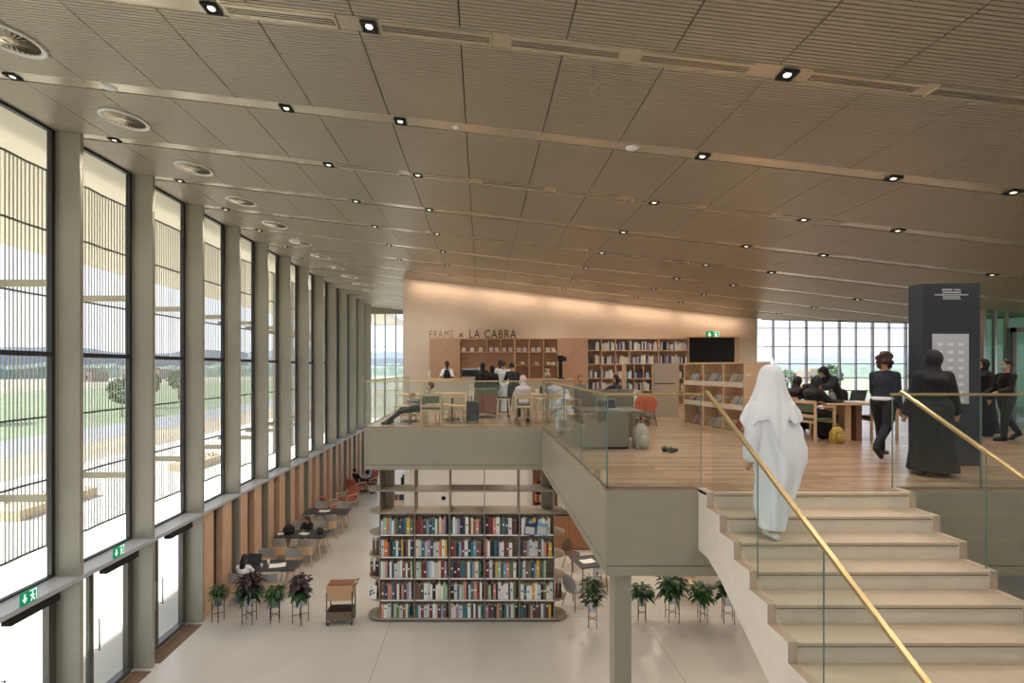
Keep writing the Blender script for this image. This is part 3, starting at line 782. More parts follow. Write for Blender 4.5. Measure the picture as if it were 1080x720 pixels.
bg_wall_item('poster', PW(412),PW(428),PZ(513),PZ(497.5), [mat('poster_white',(240,242,250),.5), M_BLACKM], 'white poster with a black figure seen through the top left of the bookcase','poster',extra=fig)
def pic(q):
    q.box(PW(421),PW(426),19.25,19.26,PZ(527),PZ(521),1); q.box(PW(414),PW(420),19.25,19.26,PZ(527),PZ(521),2)
bg_wall_item('picture', PW(412),PW(427),PZ(536),PZ(520), [mat('pic_base',(214,190,176),.6), bmats['dark blue'], bmats['brown']], 'small colourful picture seen through the second row of the bookcase','picture',extra=pic)
bg_wall_item('flush_door', PW(440),PW(474),0,PZ(496), M_WHITE, 'flush white door in the back wall of the ground storey','door')
bg_wall_item('wall_fitting', PW(466),PW(470),PZ(527),PZ(523), M_GREYF, 'small grey fitting on the white wall seen through the bookcase','wall fitting')
q = MB(); 
for k in range(4):
    z = .5+.42*k; q.box(PW(562),PW(586),18.95,19.28,z-.02,z+.02,0)
q.box(PW(562)-.02,PW(562)+.02,18.95,19.28,0,2.2,0); q.box(PW(586)-.02,PW(586)+.02,18.95,19.28,0,2.2,0); q.box(PW(562),PW(586),19.26,19.28,0,2.2,0)
for k in range(3):
    x = PW(562)+.05
    while x < PW(586)-.08:
        w_ = rbk.uniform(.04,.08); q.box(x,x+w_,19.0,19.2,.52+.42*k,.52+.42*k+rbk.uniform(.2,.33),rbk.randrange(1,5)); x += w_+.004
tag(q.build('wall_shelf', [M_WOODD,bmats['brown'],bmats['maroon'],bmats['cream'],bmats['orange']]), 'dark wooden shelf of books against the back wall behind the bookcase', 'shelf')
# round dark table behind
t = thing('round_table','dark round table seen through the bookcase','table',(-1.0,17.0,0))
MB().lathe([(.001,.74),(.5,.74),(.5,.77),(.001,.77)],n=30).build('tabletop', M_WOODD, t)
MB().cyl((0,0,.02),(0,0,.74),.04).build('pedestal', M_DARK, t); MB().lathe([(.001,0),(.28,0),(.28,.02),(.001,.02)],n=24).build('base', M_DARK, t)

# ------------------------------------------------------------------ FURNITURE BUILDERS
def lib_chair(label, group='grey and oak chairs at the study tables'):
    t = thing('study_chair', label, 'chair', group=group)
    q = MB(); n = 9
    # seat shell
    q.box(-.22,.22,-.20,.22,.43,.455); q.build('seat', M_GREYF, t, bevel=.012)
    def back(z0, z1, name, m):
        q = MB(); vs = []
        for i in range(n+1):
            a = -1+2*i/n; x = a*.23; yb = -.235+.06*a*a
            for (dy, z) in ((0,z0),(0,z1),(.022,z1),(.022,z0)): vs.append((x, yb+dy-.10*(z-.45), z))
        fs = []
        for i in range(n):
            for j in range(4): fs.append((4*i+j,4*i+(j+1)%4,4*i+4+(j+1)%4,4*i+4+j))
        fs += [(3,2,1,0),(4*n,4*n+1,4*n+2,4*n+3)]
        q.add(vs, fs, 0, False); q.build(name, m, t)
    back(.36,.63,'back_shell',M_WOOD); back(.63,.87,'backrest',M_GREYF)
    for sx in (-1,1):
        for sy in (-1,1):
            MB().cyl((sx*.17,sy*.16,.43),(sx*.23,sy*.22,0),.016,.010,8).build('leg', M_WOOD, t)
    return t
def study_table(label, loc):
    t = thing('study_table', label, 'table', loc, group='charcoal study tables along the window wall')
    MB().box(-.82,.82,-.36,.36,.715,.745).build('tabletop', M_TABLE, t, bevel=.004)
    for sx in (-1,1):
        q = MB(); 
        for sy in (-1,1): q.cyl((sx*.52,sy*.10,.715),(sx*.66,sy*.31,0),.03,.02,8)
        q.bar((sx*.56,-.16,.5),(sx*.56,.16,.5),.03,.04)
        q.build('trestle', M_WOOD, t)
    MB().box(-.55,.55,-.03,.03,.66,.715).build('beam', M_WOOD, t)
    return t
TX = -5.83
tabY = [13.3,15.85,18.35]
tn = ['nearest','middle','farthest']
chair0 = lib_chair('x')
first = True
for k, ty in enumerate(tabY):
    if k == 0: tb = study_table('charcoal topped study table with laptop, nearest to the potted plants', (TX,ty,0)); tb0 = tb
    else: dup(tb0, (TX,ty,0), label='charcoal topped study table, %s of the three by the windows' % tn[k])
    for (dx, sy) in ((-.45,-1),(.35,-1),(-.45,1),(.35,1)):
        lb = 'grey and oak chair on the %s side of the %s study table, %s place' % ('near' if sy < 0 else 'far', tn[k], 'left' if dx < 0 else 'right')
        loc = (TX+dx, ty+sy*.62, 0); rz = 0 if sy < 0 else PI
        if first: chair0.location = loc; chair0.rotation_euler = (0,0,rz); chair0['label'] = lb; first = False
        else: dup(chair0, loc, rz, lb)
def laptop(label, loc, rz, col=M_DARK, s=1):
    t = thing('laptop', label, 'laptop', loc, rz)
    MB().box(-.17*s,.17*s,-.12*s,.12*s,0,.016).build('keyboard_base', col, t)
    q = MB(); Mx = Matrix.Translation((0,.12*s,.012)) @ Matrix.Rotation(R(-15),4,'X'); q.box(-.17*s,.17*s,-.004,.004,0,.23*s,0,Mx); q.box(-.155*s,.155*s,-.005,-.004,.015,.215*s,1,Mx); q.build('screen', [col, mat('screen_dim',(60,66,76),.3)], t)
    return t
laptop('open dark laptop in front of the person in the white shirt', (TX-.45,13.22,.746), 0, M_DARK, 1.15)
def paper(label, loc, rz, w_=.3, h_=.21):
    q = MB(); q.box(-w_/2,0,-h_/2,h_/2,0,.012,0,Matrix.Rotation(R(3),4,'Y')); q.box(0,w_/2,-h_/2,h_/2,0,.012,0,Matrix.Rotation(R(-3),4,'Y'))
    o = q.build('open_book', M_PAPER, loc=loc, rz=rz); tag(o, label, 'book'); return o
paper('open white book on the right half of the nearest study table', (TX+.25,13.25,.748), .3,.42,.28)
paper('open white book on the middle study table', (TX+.05,15.8,.748), -.3)
paper('white papers at the left end of the middle study table', (TX-.65,15.8,.748), .2)
paper('white papers on the farthest study table', (TX-.1,18.3,.748), .1,.4,.25)
def cup(label, loc, m=None, h=.12, r=.035):
    q = MB(); q.lathe([(.001,0),(r*.8,0),(r,h),(r*.88,h),(r*.7,.008),(.001,.008)], n=16, cap=False); o = q.build('cup', m or M_PAPER, loc=loc); tag(o, label, 'cup'); return o
cup('clear tumbler on the nearest study table beside the laptop', (TX-.12,13.1,.746), mat('tumbler',(200,206,208),.1))
cup('white cup on the nearest study table behind the tumbler', (TX-.02,13.3,.746), None,.15)
def backpack(label, loc, rz, m, s=1, sx=1.0):
    t = thing('backpack', label, 'bag', loc, rz)
    q = MB(); q.ell((0,0,.19*s),(.16*s*sx,.10*s,.20*s)); q.box(-.13*s*sx,.13*s*sx,-.08*s,.08*s,0,.26*s); q.remesh('bag_body', m, t, .015, 6)
    q = MB(); q.ell((0,-.09*s,.12*s),(.11*s*sx,.05*s,.10*s)); q.build('front_pocket', m, t)
    q = MB()
    for i in range(8): 
        a0, a1 = PI*i/8, PI*(i+1)/8; q.cyl((.05*math.cos(a0),0,.38*s+.05*math.sin(a0)),(.05*math.cos(a1),0,.38*s+.05*math.sin(a1)),.008,n=6)
    q.build('handle', m, t)
    return t
backpack('black backpack lying on the middle study table', (TX-.45,15.8,.746), .4, M_BLACKM, .8, 1.5)
backpack('dark grey bag at the right end of the middle study table', (TX+.55,15.85,.746), -.2, M_DARK, .55, 1.5)

# red lounge chairs
def lounge(label, m=M_RED, fr=M_WOOD, group='terracotta lounge chairs on the ground floor'):
    t = thing('lounge_chair', label, 'armchair', group=group)
    q = MB(); q.box(-.30,.30,-.26,.34,.30,.42,0,Matrix.Rotation(R(6),4,'X')); q.build('seat', m, t, bevel=.03)
    q = MB(); q.box(-.30,.30,-.06,.06,0,.52,0,Matrix.Translation((0,-.26,.34)) @ Matrix.Rotation(R(18),4,'X')); q.build('backrest', m, t, bevel=.03)
    for sx in (-1,1):
        MB().box(sx*.35-.03,sx*.35+.03,-.36,.36,.56,.60).build('armrest', fr, t, bevel=.008)
        for sy in (-.30,.32): MB().cyl((sx*.35,sy*.9,.57),(sx*.35,sy,0),.022,.015,8).build('leg', fr, t)
        MB().box(sx*.35-.015,sx*.35+.015,-.3,.3,.26,.30).build('side_rail', fr, t)
    return t
lc = lounge('terracotta lounge chair facing the camera, behind the farthest study table'); lc.location = (-5.95,21.5,0); lc.rotation_euler = (0,0,PI-.6)
dup(lc, (-6.15,20.2,0), -.9, 'terracotta lounge chair turned to the windows, just behind the farthest study table')
dup(lc, (-6.15,23.7,0), -.5, 'terracotta lounge chair with a seated dark-haired person')
dup(lc, (-6.1,27.3,0), -.4, 'farthest terracotta lounge chair, beside the slab corner')
dup(lc, (-5.75,24.7,0), PI-.5, 'terracotta lounge chair under the second person of the seated pair')
t = thing('side_table','small black side table by the seated pair on lounge chairs','table',(-5.35,23.9,0))
MB().lathe([(.001,.45),(.24,.45),(.24,.47),(.001,.47)],n=24).build('tabletop', M_BLACK, t); MB().cyl((0,0,.02),(0,0,.45),.02).build('post', M_BLACK, t); MB().lathe([(.001,0),(.18,0),(.18,.02),(.001,.02)],n=24).build('base', M_BLACK, t)

# ------------------------------------------------------------------ PLANTS
rpn = random.Random(21)
def leaf(q, base, az, L, W, el, droop, mi):
    d = Vector((math.cos(az), math.sin(az), 0)); s_ = Vector((-math.sin(az), math.cos(az), 0)); pts = []
    for i in range(5):
        u = i/4; c = base + d*(L*u*math.cos(el)) + Vector((0,0,L*(u*math.sin(el)-droop*u*u)))
        w_ = W*math.sin(PI*min(.98,u*.86+.10)); pts += [c - s_*w_, c + Vector((0,0,-.15*W)), c + s_*w_]
    fs = []
    for i in range(4):
        fs += [(3*i,3*i+1,3*i+4,3*i+3),(3*i+1,3*i+2,3*i+5,3*i+4)]
    q.add(pts, fs, mi, True)
def plant_on_stand(x, y, sw, sh, ph, spread, label, kinds, pot_m, potr=None, leafs=70, leafw=.035, labs=None, sh_m=M_BLACKM):
    leafs = int(leafs*1.9); leafw *= .8
    t = thing('plant_stand', ' '.join(('metal stand under the '+label).split()[:16]).rstrip(','), 'plant stand', (x,y,0), rpn.uniform(-.4,.4), 'metal plant stands')
    r = sw/2
    for i in range(4):
        a = PI/4+i*PI/2; MB().cyl((r*math.cos(a),r*math.sin(a),0),(r*math.cos(a),r*math.sin(a),sh),.009,n=6).build('leg', sh_m, t)
    q = MB()
    for i in range(4):
        a = PI/4+i*PI/2; q.cyl((r*math.cos(a),r*math.sin(a),sh*.36),(0,0,sh*.36),.008,n=6); q.cyl((r*math.cos(a),r*math.sin(a),sh*.72),(0,0,sh*.72),.008,n=6)
    q.build('cross_brace', sh_m, t)
    p = thing('potted_plant', label, 'plant', (x,y,sh*.72+.009), 0, 'potted plants on stands')
    pr = potr or r*.9; phh = sh*.42
    MB().lathe([(.001,0),(pr*.75,0),(pr*.93,phh*.9),(pr*.93,phh),(pr*.80,phh),(pr*.78,phh*.85),(.001,phh*.85)],n=24,cap=False).build('pot', pot_m, p)
    q = MB(); top = ph-(sh*.72)
    for k in range(leafs):
        az = rpn.uniform(0,2*PI); z0 = phh*.85+rpn.random()*(top-phh)*.85; rr = rpn.uniform(.02,spread*.55)
        L = spread*rpn.uniform(.3,.6); el = rpn.uniform(-.2,1.0)
        leaf(q, Vector((rr*math.cos(az),rr*math.sin(az),z0)), az, L, leafw*rpn.uniform(.7,1.3), el, rpn.uniform(.3,.9), kinds[rpn.randrange(len(kinds))] if not callable(kinds) else kinds(z0/top))
    for k in range(7):
        az = rpn.uniform(0,2*PI); q.cyl((0,0,phh*.8),(.07*math.cos(az),.07*math.sin(az),top*.8),.006,.003,5,0)
    q.build('foliage', M_LEAF, p)
POTG = mat('pot_grey',(120,126,130),.6); POTW = mat('pot_white',(214,216,222),.5)
mixred = lambda u: 3 if u > .55 else rpn.choice([0,1,2,2])
px = lambda a, D: (a-VX)*D/F
plant_on_stand(px(230,11.8),11.8,.26,.52,.88,.26,'small fern-like green plant, leftmost of the row by the windows',[0,1,1,2],POTG,leafs=110,leafw=.02)
plant_on_stand(px(263,11.72),11.72,.34,.62,1.28,.40,'large bushy plant with dark red upper leaves, second from the left',mixred,POTW,leafs=150,leafw=.05)
plant_on_stand(px(290,11.75),11.75,.28,.52,.92,.30,'bushy bright green plant, third from the left by the windows',[0,1,1,0],POTG,leafs=130,leafw=.03)
plant_on_stand(px(317,11.7),11.7,.36,.58,1.22,.34,'tall plant with round dark burgundy leaves beside the book trolley',mixred,POTW,leafs=110,leafw=.07)
MS = mat('stand_brown',(88,62,50),.4)
plant_on_stand(px(625,11.55),11.55,.26,.52,1.3,.36,'green plant on a stand left of the pillar',[0,2,0,1],POTW,leafs=120,leafw=.035,sh_m=MS)
plant_on_stand(px(677,11.85),11.85,.24,.50,.86,.34,'dark green plant in a small white pot, first right of the pillar',[2,0,0],POTW,leafs=90,leafw=.05,sh_m=MS)
plant_on_stand(px(709,11.8),11.8,.34,.62,1.25,.46,'large plant in a big white pot, second right of the pillar',[0,2,1,2],POTW,leafs=130,leafw=.05,sh_m=MS)
plant_on_stand(px(741,11.8),11.8,.24,.48,.95,.36,'bright green plant in a white pot, third right of the pillar',[1,0,1],POTW,leafs=110,leafw=.045,sh_m=MS)
plant_on_stand(px(768,11.75),11.75,.32,.58,1.15,.36,'dark green plant in a white pot partly behind the stair',[2,0,2],POTW,leafs=120,leafw=.045,sh_m=MS)

# ------------------------------------------------------------------ TROLLEY
t = thing('book_trolley','two-tier wooden book trolley on castors beside the bookcase','trolley',(px(358,11.6),11.75,0),.06)
q = MB(); q.box(-.31,.31,-.2,.2,.60,.62); q.box(-.31,.31,-.2,-.185,.62,.95); q.box(-.31,.31,.185,.2,.62,.95); q.box(-.31,-.295,-.185,.185,.62,.95); q.box(.295,.31,-.185,.185,.62,.95); q.build('upper_tray', mat('trolley_tan',(190,150,116),.5), t)
q = MB(); q.box(-.31,.31,-.2,.2,.14,.16); q.box(-.31,.31,-.2,-.185,.16,.33); q.box(-.31,.31,.185,.2,.16,.33); q.box(-.31,-.295,-.185,.185,.16,.33); q.box(.295,.31,-.185,.185,.16,.33); q.build('lower_tray', mat('trolley_brown',(110,94,76),.5), t)
for sx in (-1,1):
    for sy in (-1,1):
        MB().box(sx*.30-.012,sx*.30+.012,sy*.195-.012,sy*.195+.012,.07,.80).build('post', M_DARK, t)
        MB().cyl((sx*.28-.015,sy*.17,.035),(sx*.28+.015,sy*.17,.035),.035,n=16).build('castor', M_BLACKM, t)
q = MB(); q.cyl((.31,-.15,.93),(.40,-.15,.98),.012); q.cyl((.31,.15,.93),(.40,.15,.98),.012); q.cyl((.40,-.15,.98),(.40,.15,.98),.012); q.build('push_handle', M_DARK, t)

# ------------------------------------------------------------------ RIGHT GROUND GROUP
def shell_chair(label, m, group='moulded chairs under the mezzanine'):
    t = thing('shell_chair', label, 'chair', group=group)
    q = MB(); q.ell((0,0,.45),(.25,.25,.05)); q.ell((0,-.20,.66),(.24,.06,.26),M=Matrix.Rotation(R(10),4,'X')); q.remesh('shell', m, t, .02, 5)
    for sx in (-1,1):
        for sy in (-1,1): MB().cyl((sx*.14,sy*.12,.43),(sx*.22,sy*.22,0),.014,.010,8).build('leg', M_WOODD, t)
    return t
c1 = shell_chair('grey moulded chair behind the plant left of the pillar', M_GREYF); c1.location = (px(607,12.3),12.5,0); c1.rotation_euler = (0,0,-.9)
c2 = shell_chair('dark brown moulded chair at the far side of the dark table', mat('brown_shell',(92,72,60),.6)); c2.location = (px(607,14.4),14.9,0); c2.rotation_euler = (0,0,PI+.7)
t = thing('square_table','dark table with papers under the mezzanine near the pillar','table',(px(622,13.5),13.6,0),.25)
MB().box(-.42,.42,-.4,.4,.71,.74).build('tabletop', M_TABLE, t)
for sx in (-1,1):
    for sy in (-1,1): MB().cyl((sx*.34,sy*.32,.71),(sx*.38,sy*.36,0),.018,.014,8).build('leg', M_WOODD, t)
paper('open book on the dark table under the mezzanine', (px(620,13.5),13.55,.742), .3,.4,.26)
def ladder_chair(label):
    t = thing('oak_chair', label, 'chair', group='pale oak chairs')
    MB().box(-.21,.21,-.2,.2,.43,.46).build('seat', M_WOOD, t, bevel=.006)
    MB().box(-.21,.21,-.215,-.195,.66,.78).build('backrest', M_WOOD, t, bevel=.006)
    for sx in (-1,1):
        MB().cyl((sx*.19,-.2,.78),(sx*.20,-.23,0),.016,.012,8).build('leg', M_WOOD, t); MB().cyl((sx*.19,.18,.44),(sx*.21,.21,0),.016,.012,8).build('leg', M_WOOD, t)
    q = MB(); q.cyl((-.19,-.215,.2),(-.2,.2,.2),.009); q.cyl((.19,-.215,.2),(.2,.2,.2),.009); q.cyl((-.19,-.2,.2),(.19,-.2,.2),.009); q.build('stretcher', M_WOOD, t)
    return t
oc = ladder_chair('pale oak chair on the ground floor behind the plants right of the pillar'); oc.location = (px(731,12.6),12.9,0); oc.rotation_euler = (0,0,-.5)
t = thing('oak_table','pale oak table on the ground floor partly behind the stair','table',(px(756,13.4),13.9,0))
MB().box(-.7,.7,-.4,.4,.71,.75).build('tabletop', M_WOOD, t)
for sx in (-1,1):
    for sy in (-1,1): MB().box(sx*.62-.03,sx*.62+.03,sy*.33-.03,sy*.33+.03,0,.71).build('leg', M_WOOD, t)

# ------------------------------------------------------------------ CAFE WALL UNIT
WD = 18.45                                            # front plane
wx = lambda p: (p-VX)*WD/F
wz = lambda p: EYE-(p-VY)*WD/F
WB = 18.78
def unit(name, label, cat, x0, x1, z0, z1, panels=None, th=.035, cols=(), rows=(), back=M_WOODP, m=M_WOOD, lit=False):
    t = thing(name, label, cat, (x0, WD, z0))
    L = x1-x0; H = z1-z0; d = WB-WD
    q = MB(); q.box(0,L,0,d,H-th,H); q.box(0,L,0,d,0,th); q.box(0,th,0,d,th,H-th); q.box(L-th,L,0,d,th,H-th); q.build('carcass', m, t)
    MB().box(th,L-th,d-.02,d,th,H-th).build('back_panel', back, t)
    for c, za, zb in cols: MB().box(c-x0-th/2,c-x0+th/2,0,d-.02,za-z0,zb-z0).build('divider', m, t)
    for r_, xa, xb in rows: MB().box(xa-x0,xb-x0,0,d-.02,r_-z0-th/2,r_-z0+th/2).build('shelf', m, t)
    return t
z0_, zt_ = UP, wz(356.5)
t = thing('oak_cabinet','closed oak cabinet at the left end of the cafe wall','cabinet',(wx(453),WD,UP))
Lc = wx(484)-wx(453); Hc = zt_-UP
MB().box(0,Lc,.02,WB-WD,0,Hc).build('body', M_WOODP, t)
for k in range(4): 
    MB().box(.01,Lc-.01,0,.02,k*Hc/4+.006,(k+1)*Hc/4-.006).build('door', M_WOODP, t)
unit('cafe_shelf','oak cafe shelf with white packets above the espresso machines','shelf',wx(484),wx(543),UP,zt_,
     cols=[(wx(513.5),wz(370),zt_-.035),(wx(528.5),wz(370),zt_-.035)], rows=[(wz(371),wx(484)+.035,wx(543)-.035),(UP+.95,wx(484)+.035,wx(543)-.035)])
unit('cubby_shelf','oak cubbyhole shelf in the middle of the cafe wall','shelf',wx(543),wx(589),UP,zt_,
     cols=[(wx(558.5),UP+.035,zt_-.035),(wx(573.5),UP+.035,zt_-.035)], rows=[(z,wx(543)+.035,wx(589)-.035) for z in (wz(371),wz(385),UP+.95,UP+.5)])
t = thing('oak_cabinet','closed oak cabinet between the cubbyhole shelf and the book shelf','cabinet',(wx(589.3),WD,UP))
Lc = wx(619)-wx(589.3)
MB().box(0,Lc,.02,WB-WD,0,Hc).build('body', M_WOODP, t)
for k in range(2): MB().box(k*Lc/2+.008,(k+1)*Lc/2-.008,0,.02,.01,Hc-.01).build('door', M_WOODP, t)
bc = [wx(p) for p in (634.5,649.5,664.5,695)]
unit('wall_bookshelf','tall oak wall shelf filled with rows of books','bookshelf',wx(619.3),wx(727),UP,zt_,
     cols=[(c,UP+.035,zt_-.035) for c in bc], rows=[(z,wx(619.3)+.035,wx(727)-.035) for z in (wz(369.5),wz(384),wz(399),UP+.55)])
q = MB(); edges_ = [wx(619.3)+.05]+bc+[wx(727)-.03]
for zr in (wz(369.5),wz(384),wz(399),UP+.55,):
    for a, b_ in zip(edges_, edges_[1:]):
        x = a+.03
        while x < b_-.09:
            w_ = rbk.uniform(.035,.075)
            if rbk.random() < .93: q.box(x,x+w_,WD+.04,WD+.24,zr+.02,zr+rbk.uniform(.24,.36),rbk.randrange(7))
            x += w_+.004
o = q.build('wall_books', [bmats['pale grey'],bmats['white'],bmats['dark grey'],bmats['lilac'],bmats['pale grey'],bmats['cream'],bmats['dark blue']])
tag(o, 'rows of small grey and blue books on the oak wall shelf', 'books', kind='stuff')
t = thing('wall_screen','large black screen set in an oak frame on the plaster wall','screen',(wx(727.3),WD,wz(382)))
L = wx(780)-wx(727.3); H = wz(355)-wz(382)
MB().box(0,wx(775)-wx(727.3),.04,.30,0,H-.03).build('display', M_BLACK, t)
q = MB(); q.box(0,L,0,.33,H-.03,H); q.box(wx(775)-wx(727.3),L,0,.33,-1.2,H-.03); q.build('frame', M_WOOD, t)
q = MB(); q.box(0,wx(775)-wx(727.3),0,.33,-1.61,0); q.build('base_cabinet', M_WOOD, t)
# packets and mugs
pk = 0; pack0 = None
def small(x, z, kind, label):
    global pack0
    q = MB()
    if kind == 'packet': q.box(-.07,.07,-.05,.05,0,.13); q.box(-.05,.05,-.051,-.05,.03,.09,1); q.box(-.06,.06,-.02,.02,.13,.15)
    elif kind == 'mug': q.lathe([(.001,0),(.06,0),(.07,.1),(.06,.1),(.05,.01),(.001,.01)],n=14,cap=False); q.cyl((.07,0,.03),(.11,0,.05),.01); q.cyl((.11,0,.05),(.07,0,.08),.01)
    o = q.build('coffee_packet' if kind == 'packet' else 'mug', [mat('packet_cream',(236,220,206),.6), bmats['pale grey']], loc=(x,WD+.12,z)); 
    if kind == 'packet': o.modifiers.new('b','BEVEL').width = .01
    tag(o, label, 'packet' if kind == 'packet' else 'mug', 'white packets on the cafe shelves' if kind == 'packet' else None)
for k, p in enumerate([489,498,507,518,524,532,538.5]): small(wx(p), wz(371)+.019, 'packet', 'white coffee packet on the cafe shelf above the machines, %s from the left' % ORD[k])
for k, p in enumerate([547.5,553.5,562.5,568.5,578,584]): small(wx(p), wz(371)+.019, 'packet', 'white coffee packet in the top cubbyholes, %s from the left' % ORD[k])
for k, p in enumerate([551,566,579,584]): small(wx(p), wz(385)+.019, 'mug', 'white mug in the second row of cubbyholes, %s from the left' % ORD[k])
# sign letters
def text(s_, size, ext, m, loc, label, name='sign_letters', xs=1, sp=1.0):
    c = bpy.data.curves.new('t','FONT'); c.body = s_; c.size = size; c.extrude = ext; c.space_character = sp; c.offset = 0.0
    o = bpy.data.objects.new('t', c); COL.objects.link(o)
    bpy.context.view_layer.update()
    me = bpy.data.meshes.new_from_object(o.evaluated_get(bpy.context.evaluated_depsgraph_get())); bpy.data.objects.remove(o)
    me.materials.clear(); me.materials.append(m); me.name = name
    xs_ = [v.co.x for v in me.vertices]; mn, mxx = min(xs_), max(xs_)
    for v in me.vertices: v.co.x = (v.co.x-mn)/(mxx-mn)*xs; v.co.x, v.co.y, v.co.z = v.co.x, -v.co.z, v.co.y
    ob = bpy.data.objects.new(name, me); COL.objects.link(ob); ob.location = loc
    tag(ob, label, 'sign'); return ob
text('FRAME', .42, .015, mat('letter_thin',(150,118,94),.4), (wx(453),WD+.05,zt_+.01), 'thin brown letters reading FRAME standing on the oak cabinet', xs=wx(478)-wx(453), sp=1.3)
text('×', .40, .015, mat('letter_dark',(58,42,34),.4), (wx(484),WD+.05,zt_-.02), 'small multiplication sign between the two cafe names', xs=wx(488.5)-wx(484))
text('LA CABRA', .45, .03, mat('letter_dark',(58,42,34),.4), (wx(495),WD+.05,zt_+.01), 'dark letters reading LA CABRA standing on the cafe shelf', xs=wx(544.5)-wx(495), sp=1.2)

# cafe counter
t = thing('cafe_counter','long beige cafe counter with a thin oak top','counter',(-1.75,16.4,UP))
MB().box(0,4.9,.05,.65,0,1.02).build('front', mat('counter_beige',(204,190,168),.6), t); MB().box(-.03,4.93,0,.7,1.02,1.06).build('worktop', M_WOOD, t, bevel=.005)
CT = UP+1.061; cx_ = lambda p: (p-VX)*16.6/F
t = thing('espresso_machine','black and steel espresso machine on the counter','coffee machine',(cx_(496),16.75,CT))
MB().box(-.30,.30,-.2,.2,.08,.30).build('body', M_BLACK, t, bevel=.02); MB().box(-.26,.26,-.18,.18,.30,.36).build('cup_tray', M_STEEL, t); MB().box(-.28,.28,-.26,.1,.0,.05).build('drip_tray', M_STEEL, t)
for k in (-.15,.12): MB().cyl((k,-.28,.12),(k,-.18,.14),.02).build('portafilter', M_BLACKM, t)
t = thing('coffee_grinder','tall black coffee grinder at the right end of the counter','grinder',(cx_(592),16.75,CT))
MB().box(-.12,.12,-.14,.14,0,.04).build('base', M_BLACK, t); MB().box(-.06,.06,-.06,.08,.04,.55).build('body', M_BLACK, t, bevel=.02); MB().lathe([(.05,.55),(.10,.62),(.11,.78),(.09,.80),(.001,.80)],n=18).build('hopper', M_BLACKM, t); MB().box(.04,.20,-.06,.06,.60,.76).build('head', M_BLACK, t, bevel=.02)
t = thing('bottle','tall white bottle on the counter beside the espresso machine','bottle',(cx_(505),16.7,CT)); MB().lathe([(.001,0),(.045,0),(.045,.3),(.02,.36),(.02,.40),(.001,.40)],n=16).build('glass_body', M_PAPER, t)
t = thing('bottle','white bottle at the left end of the counter','bottle',(cx_(452.5),16.7,CT)); MB().lathe([(.001,0),(.045,0),(.045,.22),(.02,.28),(.02,.30),(.001,.30)],n=16).build('glass_body', M_PAPER, t)
t = thing('counter_scale','pale coffee brewing stand on the counter left of the grinder','brewing stand',(cx_(578),16.75,CT)); MB().box(-.2,.2,-.12,.12,0,.04).build('base', M_STEEL, t); MB().lathe([(.03,.04),(.10,.06),(.10,.16),(.04,.26),(.09,.34),(.001,.34)],n=18).build('carafe', mat('carafe',(190,180,160),.2), t)

